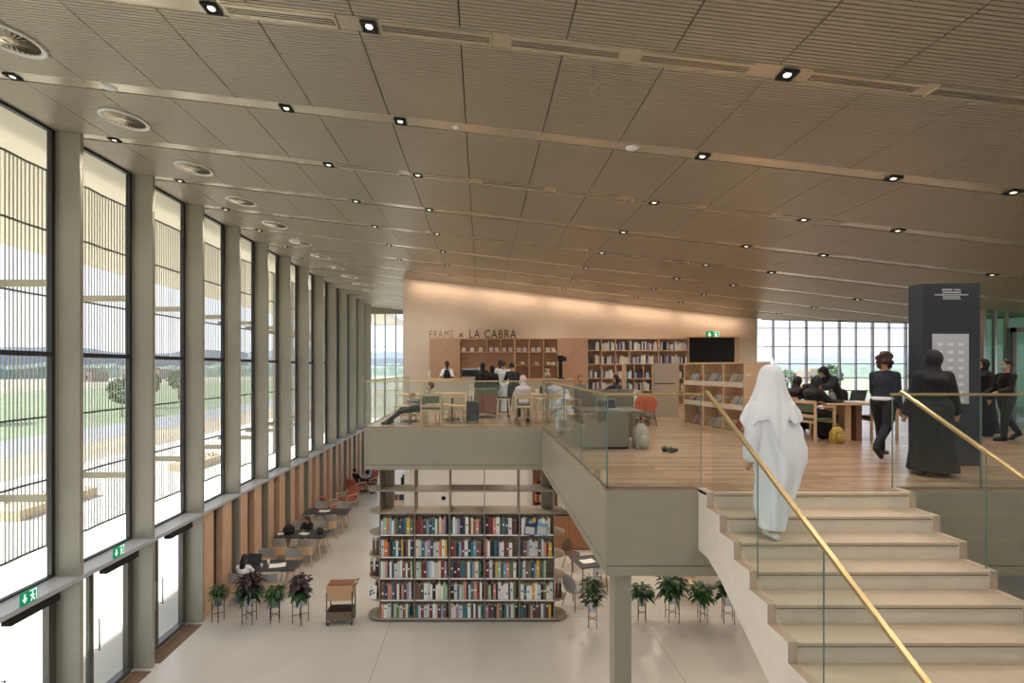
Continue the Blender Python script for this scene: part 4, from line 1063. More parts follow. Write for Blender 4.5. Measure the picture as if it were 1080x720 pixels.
# ------------------------------------------------------------------ PEOPLE
def dirv(p, a, side): # pitch forward, abduction outwards (deg)
    p, a = R(p), R(a); return Vector((side*math.sin(a), math.cos(a)*math.sin(p), -math.cos(a)*math.cos(p)))
def person(label, loc, rz, h=1.70, hip=None, lean=0, roll=0, legs=((0,0,4),(0,0,4)), arms=((5,12,15),(5,12,15)), head=(0,0), skin=M_SKIN,
           top=None, bottom=None, robe=None, scarf=None, hair=None, hairstyle='short', apron=None, shoe=None, mask=None, vox=.018, fat=1.0, group=None, seat=False, robe_hem=None, eyes=True, keep_hip=False):
    t = thing('person', label, 'person', loc, rz, group)
    k = h/1.75
    drop = max((math.cos(R(L_[2]))*math.cos(R(L_[0]))*.43+math.cos(R(L_[2]*.3))*math.cos(R(L_[1]))*.41) for L_ in legs)*k
    hz = drop+.082*k if not keep_hip else hip
    hipc = Vector((0,0,hz)); u = Vector((math.sin(R(roll)), math.sin(R(lean))*math.cos(R(roll)), math.cos(R(lean))*math.cos(R(roll)))); fwd = Vector((0, math.cos(R(lean)), -math.sin(R(lean))))
    chest = hipc+u*.30*k; neck = hipc+u*.50*k
    hd = R(head[0]); hu = (u*math.cos(hd)+fwd*math.sin(hd)); hf = Vector((math.sin(R(head[1])), math.cos(R(head[1])), 0)); hf = (hf - hu*hf.dot(hu)).normalized()
    hc = neck+hu*.155*k; J = {}
    for s_, i in ((-1,0),(1,1)):
        th, sh, ab = legs[i]; hj = hipc+Vector((s_*.09*k,0,0)); kn = hj+dirv(th,ab,s_)*.43*k; an = kn+dirv(sh,ab*.3,s_)*.41*k
        ft = R(min(0, sh)*.9 if not seat else 0); td = Vector((0, math.cos(ft), math.sin(ft)))
        J['leg',i] = (hj,kn,an,td)
        ap, aa, fp = arms[i][:3]; fa = arms[i][3] if len(arms[i]) > 3 else aa*.4
        sj = hipc+u*.425*k+Vector((s_*.150*k*fat**.3,0,0)); el = sj+dirv(ap,aa,s_)*.28*k; wr = el+dirv(fp,fa,s_)*.25*k
        J['arm',i] = (sj,el,wr,dirv(fp,fa,s_))
    q = MB()
    q.ell(hipc+u*.02,(.145*k*fat,.10*k*fat,.12*k)); q.ell(hipc+u*.16*k,(.13*k*fat,.095*k*fat,.14*k)); q.ell(chest+u*.01*k,(.145*k,.10*k,.16*k),M=Matrix.Rotation(R(-lean),4,'X'))
    q.capsule(J['arm',0][0],J['arm',1][0],.05*k,.05*k)
    for i in (0,1): q.capsule(neck-u*.03*k,J['arm',i][0],.045*k,.05*k)
    q.capsule(neck-u*.06*k,neck+hu*.08*k,.055*k,.05*k)
    yaw = math.atan2(-hf.x, hf.y); HM = Matrix.Rotation(yaw,4,'Z') @ Matrix.Rotation(-R(lean+head[0])*.9,4,'X')
    q.ell(hc,(.074*k,.095*k,.112*k),M=HM); q.ell(hc+hf*.03*k-hu*.05*k,(.055*k,.06*k,.06*k)); q.ell(hc+hf*.098*k-hu*.012*k,(.012*k,.018*k,.022*k))
    side_ = hu.cross(hf)
    for s_ in (-1,1): q.ell(hc+side_*s_*.075*k-hu*.01*k,(.012*k,.02*k,.03*k))
    for i in (0,1):
        hj,kn,an,td = J['leg',i]; q.capsule(hj,kn,.082*k*fat,.055*k); q.capsule(kn,an,.056*k,.038*k); q.capsule(an+Vector((0,0,-.03*k)),an+td*.14*k+Vector((0,0,-.045*k)),.035*k,.028*k); q.capsule(an+Vector((0,0,-.03*k)),an-td*.03*k+Vector((0,0,-.045*k)),.034*k,.03*k)
        sj,el,wr,d = J['arm',i]; q.capsule(sj,el,.05*k,.038*k); q.capsule(el,wr,.038*k,.026*k)
        lat = d.cross(Vector((0,1,0))); lat = lat.normalized() if lat.length > .2 else Vector((1,0,0))
        q.capsule(wr,wr+d*.06*k,.024*k,.03*k)
        cur = (Vector((0,1,0))-d*d.y); cur = cur.normalized()*.35 if cur.length > .1 else Vector((0,0,-.35))
        for fi, fl_ in enumerate((.055,.065,.06,.048)):
            b0 = wr+d*.075*k+lat*(.026-.0175*fi)*k; m_ = b0+d*fl_*.6*k; q.capsule(b0,m_,.0095*k,.009*k,8); q.capsule(m_,m_+(d+cur).normalized()*fl_*.55*k,.009*k,.0075*k,8)
        q.capsule(wr+d*.025*k+lat*.02*k,wr+d*.06*k+lat*.05*k,.012*k,.009*k,8)
    q.remesh('body', skin, t, min(vox,.014), 2)
    if eyes:
        for s_ in (-1,1): MB().ell(hc+hf*.088*k+side_*s_*.03*k+hu*.012*k,(.010*k,.006*k,.007*k),8,6).build('eye', M_BLACK, t)
    def T(col, longs=True):
        q = MB(); g = .016*k
        q.ell(hipc+u*.03,(.155*k*fat,.115*k*fat,.13*k)); q.ell(hipc+u*.16*k,(.142*k*fat,.108*k*fat,.15*k)); q.ell(chest+u*.01*k,(.158*k,.118*k,.165*k),M=Matrix.Rotation(R(-lean),4,'X'))
        q.capsule(J['arm',0][0],J['arm',1][0],.062*k,.062*k); q.capsule(neck-u*.05*k,neck-u*.02*k,.065*k,.055*k)
        for i in (0,1):
            sj,el,wr,d = J['arm',i]; q.capsule(sj,el,.064*k,.052*k); q.capsule(neck-u*.04*k,sj,.055*k,.06*k)
            if longs: q.capsule(el,wr-d*.02,.052*k,.04*k)
        return q
    if top: T(top[0], top[1]).remesh('shirt' if len(top) < 3 else top[2], top[0], t, vox, 4)
    if bottom:
        q = MB(); q.ell(hipc,(.155*k*fat,.12*k*fat,.12*k))
        for i in (0,1):
            hj,kn,an,td = J['leg',i]; q.capsule(hj,kn,.098*k*fat,.07*k); q.capsule(kn,an+Vector((0,0,.02)),.07*k,.052*k)
        q.remesh('trousers', bottom, t, vox, 3)
    if robe:
        q = T(robe, True)
        for i in (0,1):
            sj,el,wr,d = J['arm',i]; q.capsule(sj,el,.08*k,.075*k); q.capsule(el,wr-d*.03,.07*k,.075*k)
            hj,kn,an,td = J['leg',i]; q.capsule(hj,kn,.13*k*fat,.10*k); q.capsule(kn,an+Vector((0,0,.06)),.10*k,.10*k)
        if not seat:
            a0 = (J['leg',0][2]+J['leg',1][2])/2; n = 28; rings = []
            for j in range(9):
                f = j/8; c = hipc.lerp(Vector((a0.x,a0.y,.06)), f); rx = (.18+.10*f)*k*fat; ry = (.14+.10*f)*k*fat
                rings.append([(c.x+rx*(1+.05*math.sin(7*a))*math.cos(a), c.y+ry*(1+.05*math.sin(7*a+1))*math.sin(a), c.z) for a in [2*PI*m/n for m in range(n)]])
            vs = [v for r_ in rings for v in r_]; fs = [(a*n+(m+1)%n, a*n+m, (a+1)*n+m, (a+1)*n+(m+1)%n) for a in range(8) for m in range(n)]
            fs += [tuple(range(n)), tuple(8*n+m for m in reversed(range(n)))]
            q.add(vs, fs)
        else:
            kn0, kn1 = J['leg',0][1], J['leg',1][1]; an0, an1 = J['leg',0][2], J['leg',1][2]
            q.capsule(kn0,kn1,.09*k,.09*k); q.capsule(an0+Vector((0,0,.05)),an1+Vector((0,0,.05)),.08*k,.08*k); q.capsule((kn0+kn1)/2,(an0+an1)/2+Vector((0,0,.08)),.12*k,.12*k)
        q.remesh('robe', robe, t, vox, 5)
    if scarf:
        q = MB(); q.ell(hc-hf*.018*k+hu*.012*k,(.098*k,.105*k,.128*k),M=HM); q.ell(hc-hu*.11*k-hf*.005*k,(.085*k,.085*k,.09*k)); q.capsule(neck-u*.02*k,neck-u*.10*k,.10*k,.17*k); q.ell(neck-u*.09*k,(.19*k,.13*k,.10*k))
        q.remesh('headscarf', scarf, t, vox, 5)
    if hair:
        q = MB(); q.ell(hc-hf*.018*k+hu*.022*k,(.084*k,.098*k,.108*k),M=HM)
        if hairstyle == 'curly':
            rr = random.Random(5)
            for j in range(26):
                d_ = Vector((rr.gauss(0,1),rr.gauss(0,1)*.9,rr.gauss(0,1))).normalized(); 
                if d_.dot(hf) > .55: continue
                q.ell(hc-hf*.02+Vector((d_.x*.09*k,d_.y*.09*k,d_.z*.12*k)),(.045*k,.045*k,.045*k),8,6)
        if hairstyle == 'long':
            q.ell(hc-hf*.06*k-hu*.12*k,(.085*k,.05*k,.14*k)); q.ell(neck-hf*.08*k-u*.05*k,(.08*k,.04*k,.10*k))
        if hairstyle == 'tied': q.ell(hc-hf*.10*k+hu*.0,(.04*k,.05*k,.045*k))
        q.remesh('hair', hair, t, min(vox,.014), 1)
    if apron:
        q = MB(); q.ell(hipc+u*.22*k+fwd*.045*k,(.135*k,.112*k,.25*k)); q.ell(hipc-u*.03*k+fwd*.025,(.165*k,.12*k,.14*k)); q.remesh('apron', apron, t, vox, 3)
        q = MB()
        for s_ in (-1,1): q.capsule(chest+u*.10*k+fwd*.118*k+Vector((s_*.07*k,0,0)), hipc+u*.47*k+fwd*.06*k+Vector((s_*.06*k,0,0)),.014,.014,6)
        q.build('apron_strap', apron, t)
    if shoe:
        for i in (0,1):
            hj,kn,an,td = J['leg',i]; q = MB(); q.capsule(an+Vector((0,0,-.035*k))-td*.03*k,an+td*.16*k+Vector((0,0,-.05*k)),.047*k,.038*k); q.capsule(an,an+Vector((0,0,-.04*k)),.05*k,.048*k); q.remesh('shoe', shoe, t, min(vox,.014), 2)
    if mask: q = MB(); q.ell(hc+hf*.055*k-hu*.045*k,(.066*k,.058*k,.05*k)); q.build('face_mask', mask, t)
    t['_'] = 0; del t['_']
    return t, k, J, hc, neck
# baristas
def up(p, D): return ((p-VX)*D/F, D, UP)
person('person in navy apron and white shirt working behind the left of the counter', up(471.5,17.55), PI, 1.74, arms=((35,14,70,-20),(35,14,70,-20)), head=(18,0), skin=M_SKIND, top=(M_WCLOTH,False), bottom=M_BLACKM, hair=M_HAIRB, apron=M_NAVY, shoe=M_BLACK)
person('person in white shirt with dark apron straps behind the middle of the counter', up(528,17.75), PI-.4, 1.78, arms=((35,14,70),(35,14,70)), head=(25,20), skin=M_SKIND, top=(M_WCLOTH,False), bottom=M_BLACKM, hair=M_HAIRB, apron=M_NAVY, shoe=M_BLACK)
person('person in long white robe standing at the counter, seen from behind', up(531,15.4), -.2, 1.72, robe=M_WCLOTH, hair=M_HAIRBR, shoe=M_WOODD, skin=M_SKIN, arms=((30,12,60),(30,12,60)), fat=.95)
person('person in black robe and scarf by the counter, taller of the two', up(509,15.9), 0, 1.66, robe=M_BCLOTH, scarf=M_BCLOTH, shoe=M_BLACK)
person('person in black robe and scarf by the counter, shorter of the two', up(519,15.1), .3, 1.55, robe=M_BCLOTH, scarf=M_BCLOTH, shoe=M_BLACK)
person('person in dark jacket leaning forward at the counter stool', up(542,13.9), .1, 1.74, lean=34, legs=((12,-2,5),(-4,-8,5)), arms=((40,10,85),(40,10,85)), head=(-10,10), top=(M_BCLOTH,True,'jacket'), bottom=M_BLACKM, hair=M_HAIRB, shoe=M_BLACK)
person('person in pink top sitting on the oak chair, seen from behind', up(552,12.35), 0, 1.66, hip=.52, seat=True, legs=((85,0,8),(85,0,8)), arms=((35,12,75),(35,12,75)), head=(10,0), top=(M_PINKC,True), bottom=M_GREYC, scarf=M_PINKC, shoe=M_BLACK, lean=8)
person('person in grey top and black trousers slumped on a cafe chair at the far left', up(441,12.35), PI/2+.05, 1.72, hip=.50, lean=-34, seat=True, legs=((80,52,6),(84,46,6)), arms=((50,12,95),(50,12,95)), head=(25,0), top=(M_GREYC,True), bottom=M_BLACKM, hair=M_HAIRBR, shoe=M_BLACK)
person('person in white robe sitting beside the side glass railing', (1.90,10.15,UP), .15, 1.62, hip=.54, seat=True, lean=40, legs=((95,-12,8),(95,-12,8)), arms=((60,14,90),(60,14,90)), robe=M_WCLOTH, scarf=M_WCLOTH, shoe=M_WOODD, head=(15,0))
person('black-clad person with open book reclining behind the study booth', up(645,13.2), PI/2+.5, 1.66, hip=.60, seat=True, lean=-22, legs=((80,15,8),(80,15,8)), arms=((60,12,95),(60,12,95)), head=(30,0), robe=M_BCLOTH, scarf=M_BCLOTH, shoe=M_BLACK)
person('brown-haired person sitting low behind the side railing', up(612,14.2), PI, 1.6, hip=.50, seat=True, legs=((82,0,8),(82,0,8)), arms=((25,12,70),(25,12,70)), top=(M_GREYC,True), bottom=M_BLACKM, hair=M_HAIRBR, shoe=M_BLACK)
# ground floor people
person('person in white shirt with black hair sitting at the nearest study table', (TX-.45,12.72,0), 0, 1.66, hip=.54, seat=True, lean=8, legs=((85,0,8),(85,0,8)), arms=((40,12,80),(40,12,80)), head=(12,0), top=(M_WCLOTH,True), bottom=M_NAVY, hair=M_HAIRB, hairstyle='long', shoe=M_BLACK)
person('dark-dressed person with long brown hair at the middle study table', (TX-.05,16.5,0), PI, 1.64, hip=.54, seat=True, lean=14, legs=((85,0,8),(85,0,8)), arms=((40,12,80),(40,12,80)), head=(20,15), top=(M_BCLOTH,True), bottom=M_BLACKM, hair=M_HAIRBR, hairstyle='long', shoe=M_BLACK)
person('person with black hair sitting in the lounge chair nearer the windows', (-6.12,23.68,0), -.5, 1.7, hip=.56, seat=True, lean=-8, legs=((78,12,8),(78,12,8)), arms=((35,12,80),(35,12,80)), top=(M_BCLOTH,True), bottom=M_WOODD, hair=M_HAIRB, shoe=M_BLACK)
person('black-veiled person with pale lilac top sitting in a lounge chair', (-5.75,24.7,0), PI-.5, 1.66, hip=.58, seat=True, lean=2, legs=((82,5,8),(82,5,8)), arms=((35,12,80),(35,12,80)), top=(mat('lilac_cloth',(190,184,214),.8),True), bottom=M_BLACKM, scarf=M_BCLOTH, shoe=M_BLACK)
person('person in navy and white sitting under the mezzanine near the pillar', (px(648,13.4),13.85,0), PI/2+.1, 1.7, hip=.54, seat=True, lean=14, legs=((82,0,8),(82,0,8)), arms=((35,12,75),(35,12,75)), top=(mat('blue_cloth',(52,66,112),.8),True), bottom=M_WCLOTH, hair=M_HAIRB, shoe=M_WCLOTH)
# right side
person('person in dark blazer and trousers walking in heeled boots, brown curly hair', (6.20,7.45,UP+.045), -PI/2+.45, 1.68, legs=((20,6,3),(-22,-46,3)), arms=((10,6,40),(-6,8,8)), lean=4, top=(mat('blazer',(38,46,58),.8),True,'blazer'), bottom=mat('dark_trousers',(24,26,34),.8), hair=M_HAIRBR, hairstyle='curly', shoe=M_BLACK, vox=.014)
wk = COL.objects[[o.name for o in COL.objects if o.get('label','').startswith('person in dark blazer')][0]]
MB().ell((0,0,.90),(.163,.125,.055)).build('shirt_hem', M_WCLOTH, wk)
person('person in black robe and headscarf standing at the dark kiosk', (5.98,6.40,UP), -.35, 1.70, robe=M_BCLOTH, scarf=M_BCLOTH, shoe=M_BLACK, arms=((4,12,14,12),(4,14,20,16)), fat=1.0, vox=.014, head=(6,-25))
person('person in black with pale blue face mask walking at the far right', (px(1061,9.5),9.5,UP), PI/2-.1, 1.66, legs=((16,4,3),(-14,-34,3)), arms=((20,8,75),(10,8,60)), top=(M_BLACKM,True), bottom=mat('charcoal_cloth',(44,46,50),.8), hair=M_HAIRB, hairstyle='tied', mask=mat('mask_blue',(150,190,204),.7), shoe=M_BLACKM, vox=.014)
person('person in black robe mostly hidden behind the right edge of the kiosk', (px(1037,10.2),10.2,UP), PI/2, 1.66, robe=M_BCLOTH, scarf=M_BCLOTH, shoe=M_BLACK)
DT = 9.7
person('person in black headscarf, leftmost of the three at the oak table', up(837,10.7), -1.2, 1.64, hip=.54, seat=True, lean=10, legs=((82,0,6),(82,0,6)), arms=((35,12,75),(35,12,75)), head=(10,0), robe=M_BCLOTH, scarf=mat('dark_scarf',(44,38,42),.8), shoe=M_BLACK)
person('person in black robe sitting in the oak armchair at the table', up(853,9.55), -1.35, 1.68, hip=.55, seat=True, lean=14, legs=((80,5,6),(80,5,6)), arms=((45,12,85),(45,12,85)), head=(16,0), robe=M_BCLOTH, scarf=M_BCLOTH, shoe=M_BLACK, vox=.015)
person('person in black robe bending over the oak table, wearing a headscarf', up(884,10.5), PI/2+.3, 1.66, lean=44, legs=((4,-4,6),(-6,-12,6)), arms=((60,10,85),(60,10,85)), head=(-5,0), robe=M_BCLOTH, scarf=M_BCLOTH, shoe=M_BLACK, fat=.85, vox=.015)

# main figure
SX_ = 3.03; zS = UP-2*RS
t, k, J, hc, neck = person('person in white robe and white headcloth climbing the stairs, seen from behind', (SX_+.03,5.03,zS), 0, 1.76, hip=.93, keep_hip=True, lean=6,
    legs=((-4,-2,-5),(34,-6,-3)), arms=((-6,14,4,6),(18,20,62,-8)), head=(8,0), skin=M_SKIN, hair=M_HAIRB, shoe=None, vox=.013)
def loft(name, rings, m, parent, n=120, sub=7, cap=False, th=.004, arc=None):
    q = MB(); R_ = []
    for i in range(len(rings)-1):
        for s_ in range(sub):
            f = s_/sub; f = f*f*(3-2*f)*.5+f*.5; R_.append([a*(1-f)+b_*f for a, b_ in zip(rings[i], rings[i+1])])
    R_.append(list(rings[-1]))
    for r_ in R_:
        z, cx, cy, rx, ry, am, fn, ph = r_
        for j in range(n):
            a = 2*PI*j/n; g = 1+am*(math.sin(7*a+ph)+.6*math.sin(11*a-ph*1.7+z*5)+.4*math.sin(17*a+z*9))
            q.v.append((cx+rx*g*math.cos(a), cy+ry*g*math.sin(a), z))
    for i in range(len(R_)-1):
        for j in range(n):
            q.f.append((i*n+(j+1)%n, i*n+j, (i+1)*n+j, (i+1)*n+(j+1)%n)); q.m.append(0); q.sm.append(True)
    return q.build(name, m, parent, solid=th)
# robe: z, cx, cy, rx, ry, amp, -, phase
loft('robe', [(1.50,.0,.08,.06,.06,0,0,0),(1.46,.0,.08,.13,.09,.01,0,0),(1.38,.01,.07,.20,.13,.015,0,.3),(1.20,.03,.05,.235,.155,.03,0,.6),(.95,.06,.03,.262,.18,.04,0,1.0),(.80,.065,.03,.25,.19,.05,0,1.3),(.62,.045,.03,.21,.18,.06,0,1.7),(.45,.005,.03,.175,.165,.07,0,2.0),(.28,-.02,.02,.15,.155,.07,0,2.4),(.17,-.035,.0,.13,.135,.06,0,2.9),(.11,-.04,-.01,.12,.125,.05,0,3.1)], M_WCLOTH, t)
# sleeves
for i in (0,1):
    sj, el, wr, d = J['arm',i]
    q = MB(); q.capsule(sj,el,.085,.085); q.capsule(el,wr-d*.02,.085,.075)
    if i == 1: q.ell(el+Vector((.02,-.01,-.05)),(.095,.09,.14)); q.ell(el+Vector((.01,.02,-.15)),(.07,.07,.09))
    q.remesh('sleeve', M_WCLOTH, t, .014, 4)
# second robe panel following the stepping leg
q = MB(); hj, kn, an, td = J['leg',1]; q.capsule(hj,kn,.12,.10); q.capsule(kn,an+Vector((0,0,.05)),.10,.085); q.remesh('robe_front', M_WCLOTH, t, .016, 5)
# headcloth: rings with hem that varies by angle
q = MB(); n = 140; prof = [(1.80,.002,.002,.0),(1.795,.04,.05,.0),(1.775,.075,.09,.0),(1.73,.102,.115,0),(1.66,.118,.125,.01),(1.58,.135,.13,.02),(1.50,.16,.14,.035),(1.42,.19,.155,.05),(1.34,.22,.17,.06),(1.25,.245,.185,.07),(1.15,.262,.20,.075),(1.06,.27,.205,.08)]
R2 = []
for i in range(len(prof)-1):
    for s_ in range(5):
        f = s_/5; R2.append([a*(1-f)+b_*f for a, b_ in zip(prof[i], prof[i+1])])
R2.append(list(prof[-1]))
nr = len(R2)
cxh, cyh = hc.x, hc.y-.01
for i, (z, rx, ry, am) in enumerate(R2):
    for j in range(n+1):
        a = PI*(.5+.16) + (2*PI-2*PI*.16)*j/n      # leave the face (+Y) open
        u_ = i/(nr-1)
        back = math.exp(-((a-1.5*PI+.12)/.20)**2); side2 = math.exp(-((a-1.5*PI-.75)/.25)**2)
        left = math.exp(-((a-PI-.25)/.30)**2); rgt = math.exp(-((a-1.5*PI-.95)/.22)**2)
        hem = 1.24 - .30*back - .24*left - .10*rgt - .05*math.exp(-((a-1.5*PI-.45)/.12)**2) + .012*math.sin(9*a)
        zz = z if z > 1.40 else 1.40-(1.40-z)*(1.40-hem)/(1.40-1.06)
        g = 1+am*(math.sin(8*a+z*3)+.7*abs(math.sin(6.5*a-z*2))+.35*math.sin(17*a-z*5))
        cyz = cyh + (.06 if False else 0) - .02*(1.8-z)*.3
        q.v.append((cxh+rx*g*math.cos(a), cyz+ry*g*math.sin(a), zz))
for i in range(nr-1):
    for j in range(n):
        q.f.append((i*(n+1)+j, i*(n+1)+j+1, (i+1)*(n+1)+j+1, (i+1)*(n+1)+j)); q.m.append(0); q.sm.append(True)
q.build('headcloth', M_WCLOTH, t, solid=.005)
for i in (0,1):
    hj,kn,an,td = J['leg',i]
    q = MB(); q.capsule(an+Vector((0,0,-.045))-td*.04,an+td*.15+Vector((0,0,-.055)),.04,.036); q.ell(an+td*.08+Vector((0,0,-.03)),(.046,.06,.035)); q.remesh('sandal', M_PAPER, t, .012, 2)

# ------------------------------------------------------------------ MEZZANINE FURNITURE
def arm_chair(label, m=M_GREENF):
    t = thing('oak_armchair', label, 'chair', group='oak armchairs with upholstered backs')
    MB().box(-.23,.23,-.22,.22,.40,.45).build('seat', m, t, bevel=.01)
    MB().box(-.20,.20,-.235,-.205,.56,.74).build('backrest', m, t, bevel=.008)
    for sx in (-1,1):
        MB().box(sx*.25-.02,sx*.25+.02,-.25,-.21,0,.76).build('leg', M_WOOD, t, bevel=.004); MB().box(sx*.25-.02,sx*.25+.02,.19,.23,0,.66).build('leg', M_WOOD, t, bevel=.004)
        MB().box(sx*.25-.022,sx*.25+.022,-.25,.24,.66,.69).build('armrest', M_WOOD, t, bevel=.004)
    MB().box(-.27,.27,-.25,-.21,.73,.79).build('back_rail', M_WOOD, t)
    MB().box(-.23,.23,-.245,-.215,.46,.52).build('back_rail', M_WOOD, t); MB().box(-.23,.23,-.245,-.215,.36,.40).build('seat_rail', M_WOOD, t); MB().box(-.23,.23,.195,.225,.36,.40).build('seat_rail', M_WOOD, t)
    return t
a0 = arm_chair('oak armchair with green upholstery at the left edge of the cafe, seen from behind'); a0.location = (px(455.5,12.1),12.15,UP)
dup(oc, (px(482,12.5),12.55,UP), .2, 'small oak chair left of the navy suitcase')
# cafe table and chairs
def cafe_table(label, loc, r=.38, h=.73, m=M_WOOD):
    t = thing('cafe_table', label, 'table', loc, group='round cafe tables')
    MB().lathe([(.001,h-.03),(r,h-.03),(r,h),(.001,h)],n=32).build('tabletop', m, t); MB().cyl((0,0,.02),(0,0,h-.03),.025).build('pedestal', M_DARK, t); MB().lathe([(.001,0),(.22,0),(.22,.02),(.001,.02)],n=24).build('base', M_DARK, t)
    return t
ct = cafe_table('round oak cafe table in front of the slumped person', up(432,13.0))
dup(ct, up(477,13.4), 0, 'round oak cafe table behind the small oak armchair')
t = thing('long_table','long oak cafe table right of the seated person in pink','table',up(573,12.95))
MB().box(-.55,.55,-.35,.35,.70,.735).build('tabletop', M_WOOD, t, bevel=.004)
for sx in (-1,1):
    for sy in (-1,1): MB().cyl((sx*.46,sy*.28,.70),(sx*.5,sy*.31,0),.022,.015,8).build('leg', M_WOOD, t)
oc['group'] = 'pale oak chairs'
dup(oc, up(552,12.15), 0, 'pale oak chair under the person in the pink top')
dup(oc, up(427,12.5), 1.3, 'pale oak chair at the far left of the cafe floor')
dup(oc, up(470,12.9), -1.2, 'pale oak chair left of the middle cafe table')
dup(oc, up(489,13.5), 1.9, 'pale oak chair behind the navy suitcase')
dup(oc, up(441,12.6), PI/2, 'pale oak chair under the slumped person')
dup(oc, (px(612,14.2),14.25,UP), PI, 'pale oak chair under the brown-haired person')
dup(oc, (1.90,10.08,UP), .15, 'pale oak chair under the white-robed person by the side railing')
dup(oc, (px(648,13.4),13.85,0), PI/2+.1, 'chair under the person in navy near the pillar')
def stool(label, padm=None):
    t = thing('stool', label, 'stool', group='oak stools')
    MB().box(-.17,.17,-.15,.15,.62,.65).build('seat', M_WOOD, t, bevel=.008)
    if padm: MB().box(-.165,.165,-.145,.145,.65,.68).build('cushion', padm, t, bevel=.008)
    for sx in (-1,1):
        for sy in (-1,1): MB().cyl((sx*.13,sy*.11,.62),(sx*.19,sy*.17,0),.015,.012,8).build('leg', M_WOOD, t)
    q = MB(); q.cyl((-.165,-.145,.25),(.165,-.145,.25),.01); q.cyl((-.165,.145,.25),(.165,.145,.25),.01); q.build('footrest', M_WOOD, t)
    return t
s0 = stool('oak stool with dark cushion left of the seated person in pink', M_BLACKM); s0.location = up(531,12.4)
s1 = stool('oak stool in front of the long cafe table, left one of two'); s1.location = up(572.5,12.3)
dup(s1, up(588,12.6), .1, 'oak stool in front of the long cafe table, right one of two')
# bench under dark leaning person not needed; suitcase
t = thing('suitcase','navy upright suitcase with raised white handle on the cafe floor','suitcase',up(498,12.6),.1)
MB().box(-.17,.17,-.12,.12,.04,.56).build('shell', M_NAVY, t, bevel=.03)
q = MB(); q.box(-.05,-.03,.09,.11,.54,.98); q.box(.03,.05,.09,.11,.54,.98); q.box(-.055,.055,.085,.115,.96,.99); q.build('handle', M_PAPER, t)
for sx in (-1,1):
    for sy in (-1,1): MB().cyl((sx*.13-.01,sy*.09,.02),(sx*.13+.01,sy*.09,.02),.02,n=12).build('wheel', M_BLACKM, t)
# green armchair
t = thing('green_armchair','green upholstered armchair with rust wooden shell facing the counter','armchair',up(510,14.1),.25)
MB().box(-.34,.34,-.34,.34,.18,.42).build('seat', M_GREENF, t, bevel=.04); MB().box(-.34,.34,-.38,-.24,.42,.86,0).build('backrest', M_GREENF, t, bevel=.05)
MB().box(-.30,.30,-.41,-.385,.15,.70).build('back_shell', mat('rust_wood',(140,86,66),.5), t)
for sx in (-1,1): MB().box(sx*.37-.04,sx*.37+.04,-.36,.34,.15,.62).build('armrest', M_GREENF, t, bevel=.03)
for sx in (-1,1):
    for sy in (-1,1): MB().cyl((sx*.3,sy*.3,.16),(sx*.33,sy*.33,0),.018,.012,8).build('leg', M_WOOD, t)
cup('white cup on the long cafe table', (px(566,12.9),12.85,UP+.736)); cup('blue glass on the long cafe table', (px(577,12.9),12.8,UP+.736), mat('blue_glass',(60,110,150),.1),.14,.05)
cup('dark bottle on the long cafe table', (px(571,12.9),12.95,UP+.736), M_BLACK,.2,.035)
backpack('pale blue bag lying on the long cafe table', (px(584,12.9),12.95,UP+.736), .2, mat('pale_blue',(176,196,212),.8),.6,1.6)

# study booth
t = thing('study_booth','olive laminate study booth with raised screen behind the mezzanine corner','booth',(0,0,UP))
BX0, BX1, BY0, BY1 = 1.80,2.58,8.45,9.6
MB().box(BX0,BX1,BY0,BY0+.05,.04,.62).build('front_panel', M_OLIVEB, t); MB().box(BX0-.0,BX0+.04,BY0+.05,BY1,.04,.40).build('side_panel', M_OLIVEB, t)
MB().box(BX0,BX1+.3,BY0+.05,BY1,.62,.66).build('desktop', M_OLIVEB, t); MB().box(BX0+.05,BX1+.45,BY1,BY1+.05,.04,1.0).build('screen', M_OLIVEB, t); MB().box(BX1-.04,BX1,BY0+.05,BY1-.3,.04,.62).build('side_panel', M_OLIVEB, t)
MB().box(BX0,BX1,BY0+.02,BY0+.07,0,.04).build('plinth', M_BLACKM, t); MB().box(BX1+.25,BX1+.34,9.3,9.6,.2,.66).build('support', M_OLIVEB, t)
laptop('open silver laptop on the olive study booth', (2.42,8.75,UP+.661), .5, mat('silver',(190,190,190),.35,metal=.6), .8)
backpack('pale grey tote bag leaning against the study booth', (2.82,8.55,UP+.0), .2, mat('bag_grey',(176,170,158),.85), 1.15, .8)
t = thing('shoes','pair of dark shoes on the floor beside the tote bag','shoes',(3.10,8.2,UP),-.9)
for k_ in (0,1): 
    q = MB(); q.capsule((k_*.12,0,.035),(k_*.12,.18,.03),.038,.032); q.capsule((k_*.12,-.02,.05),(k_*.12,.02,.07),.035,.03); q.remesh('shoe', mat('shoe_dark',(44,38,34),.6), t, .012, 2)
# white lounger by the rail
t = thing('folding_lounger','white slanted lounge chair behind the side glass railing','lounge chair',(2.62,11.0,UP),PI/2-.4)
q = MB(); q.box(-.24,.24,-.03,.03,0,.62,0,Matrix.Translation((0,-.25,.40)) @ Matrix.Rotation(R(38),4,'X')); q.build('backrest', M_PAPER, t, bevel=.01)
q = MB(); q.box(-.24,.24,-.28,.30,.36,.41); q.build('seat', M_PAPER, t, bevel=.01)
for sx in (-1,1):
    MB().cyl((sx*.22,-.3,.38),(sx*.22,.3,0),.015).build('leg', M_STEEL, t); MB().cyl((sx*.22,.3,.38),(sx*.22,-.3,0),.015).build('leg', M_STEEL, t)
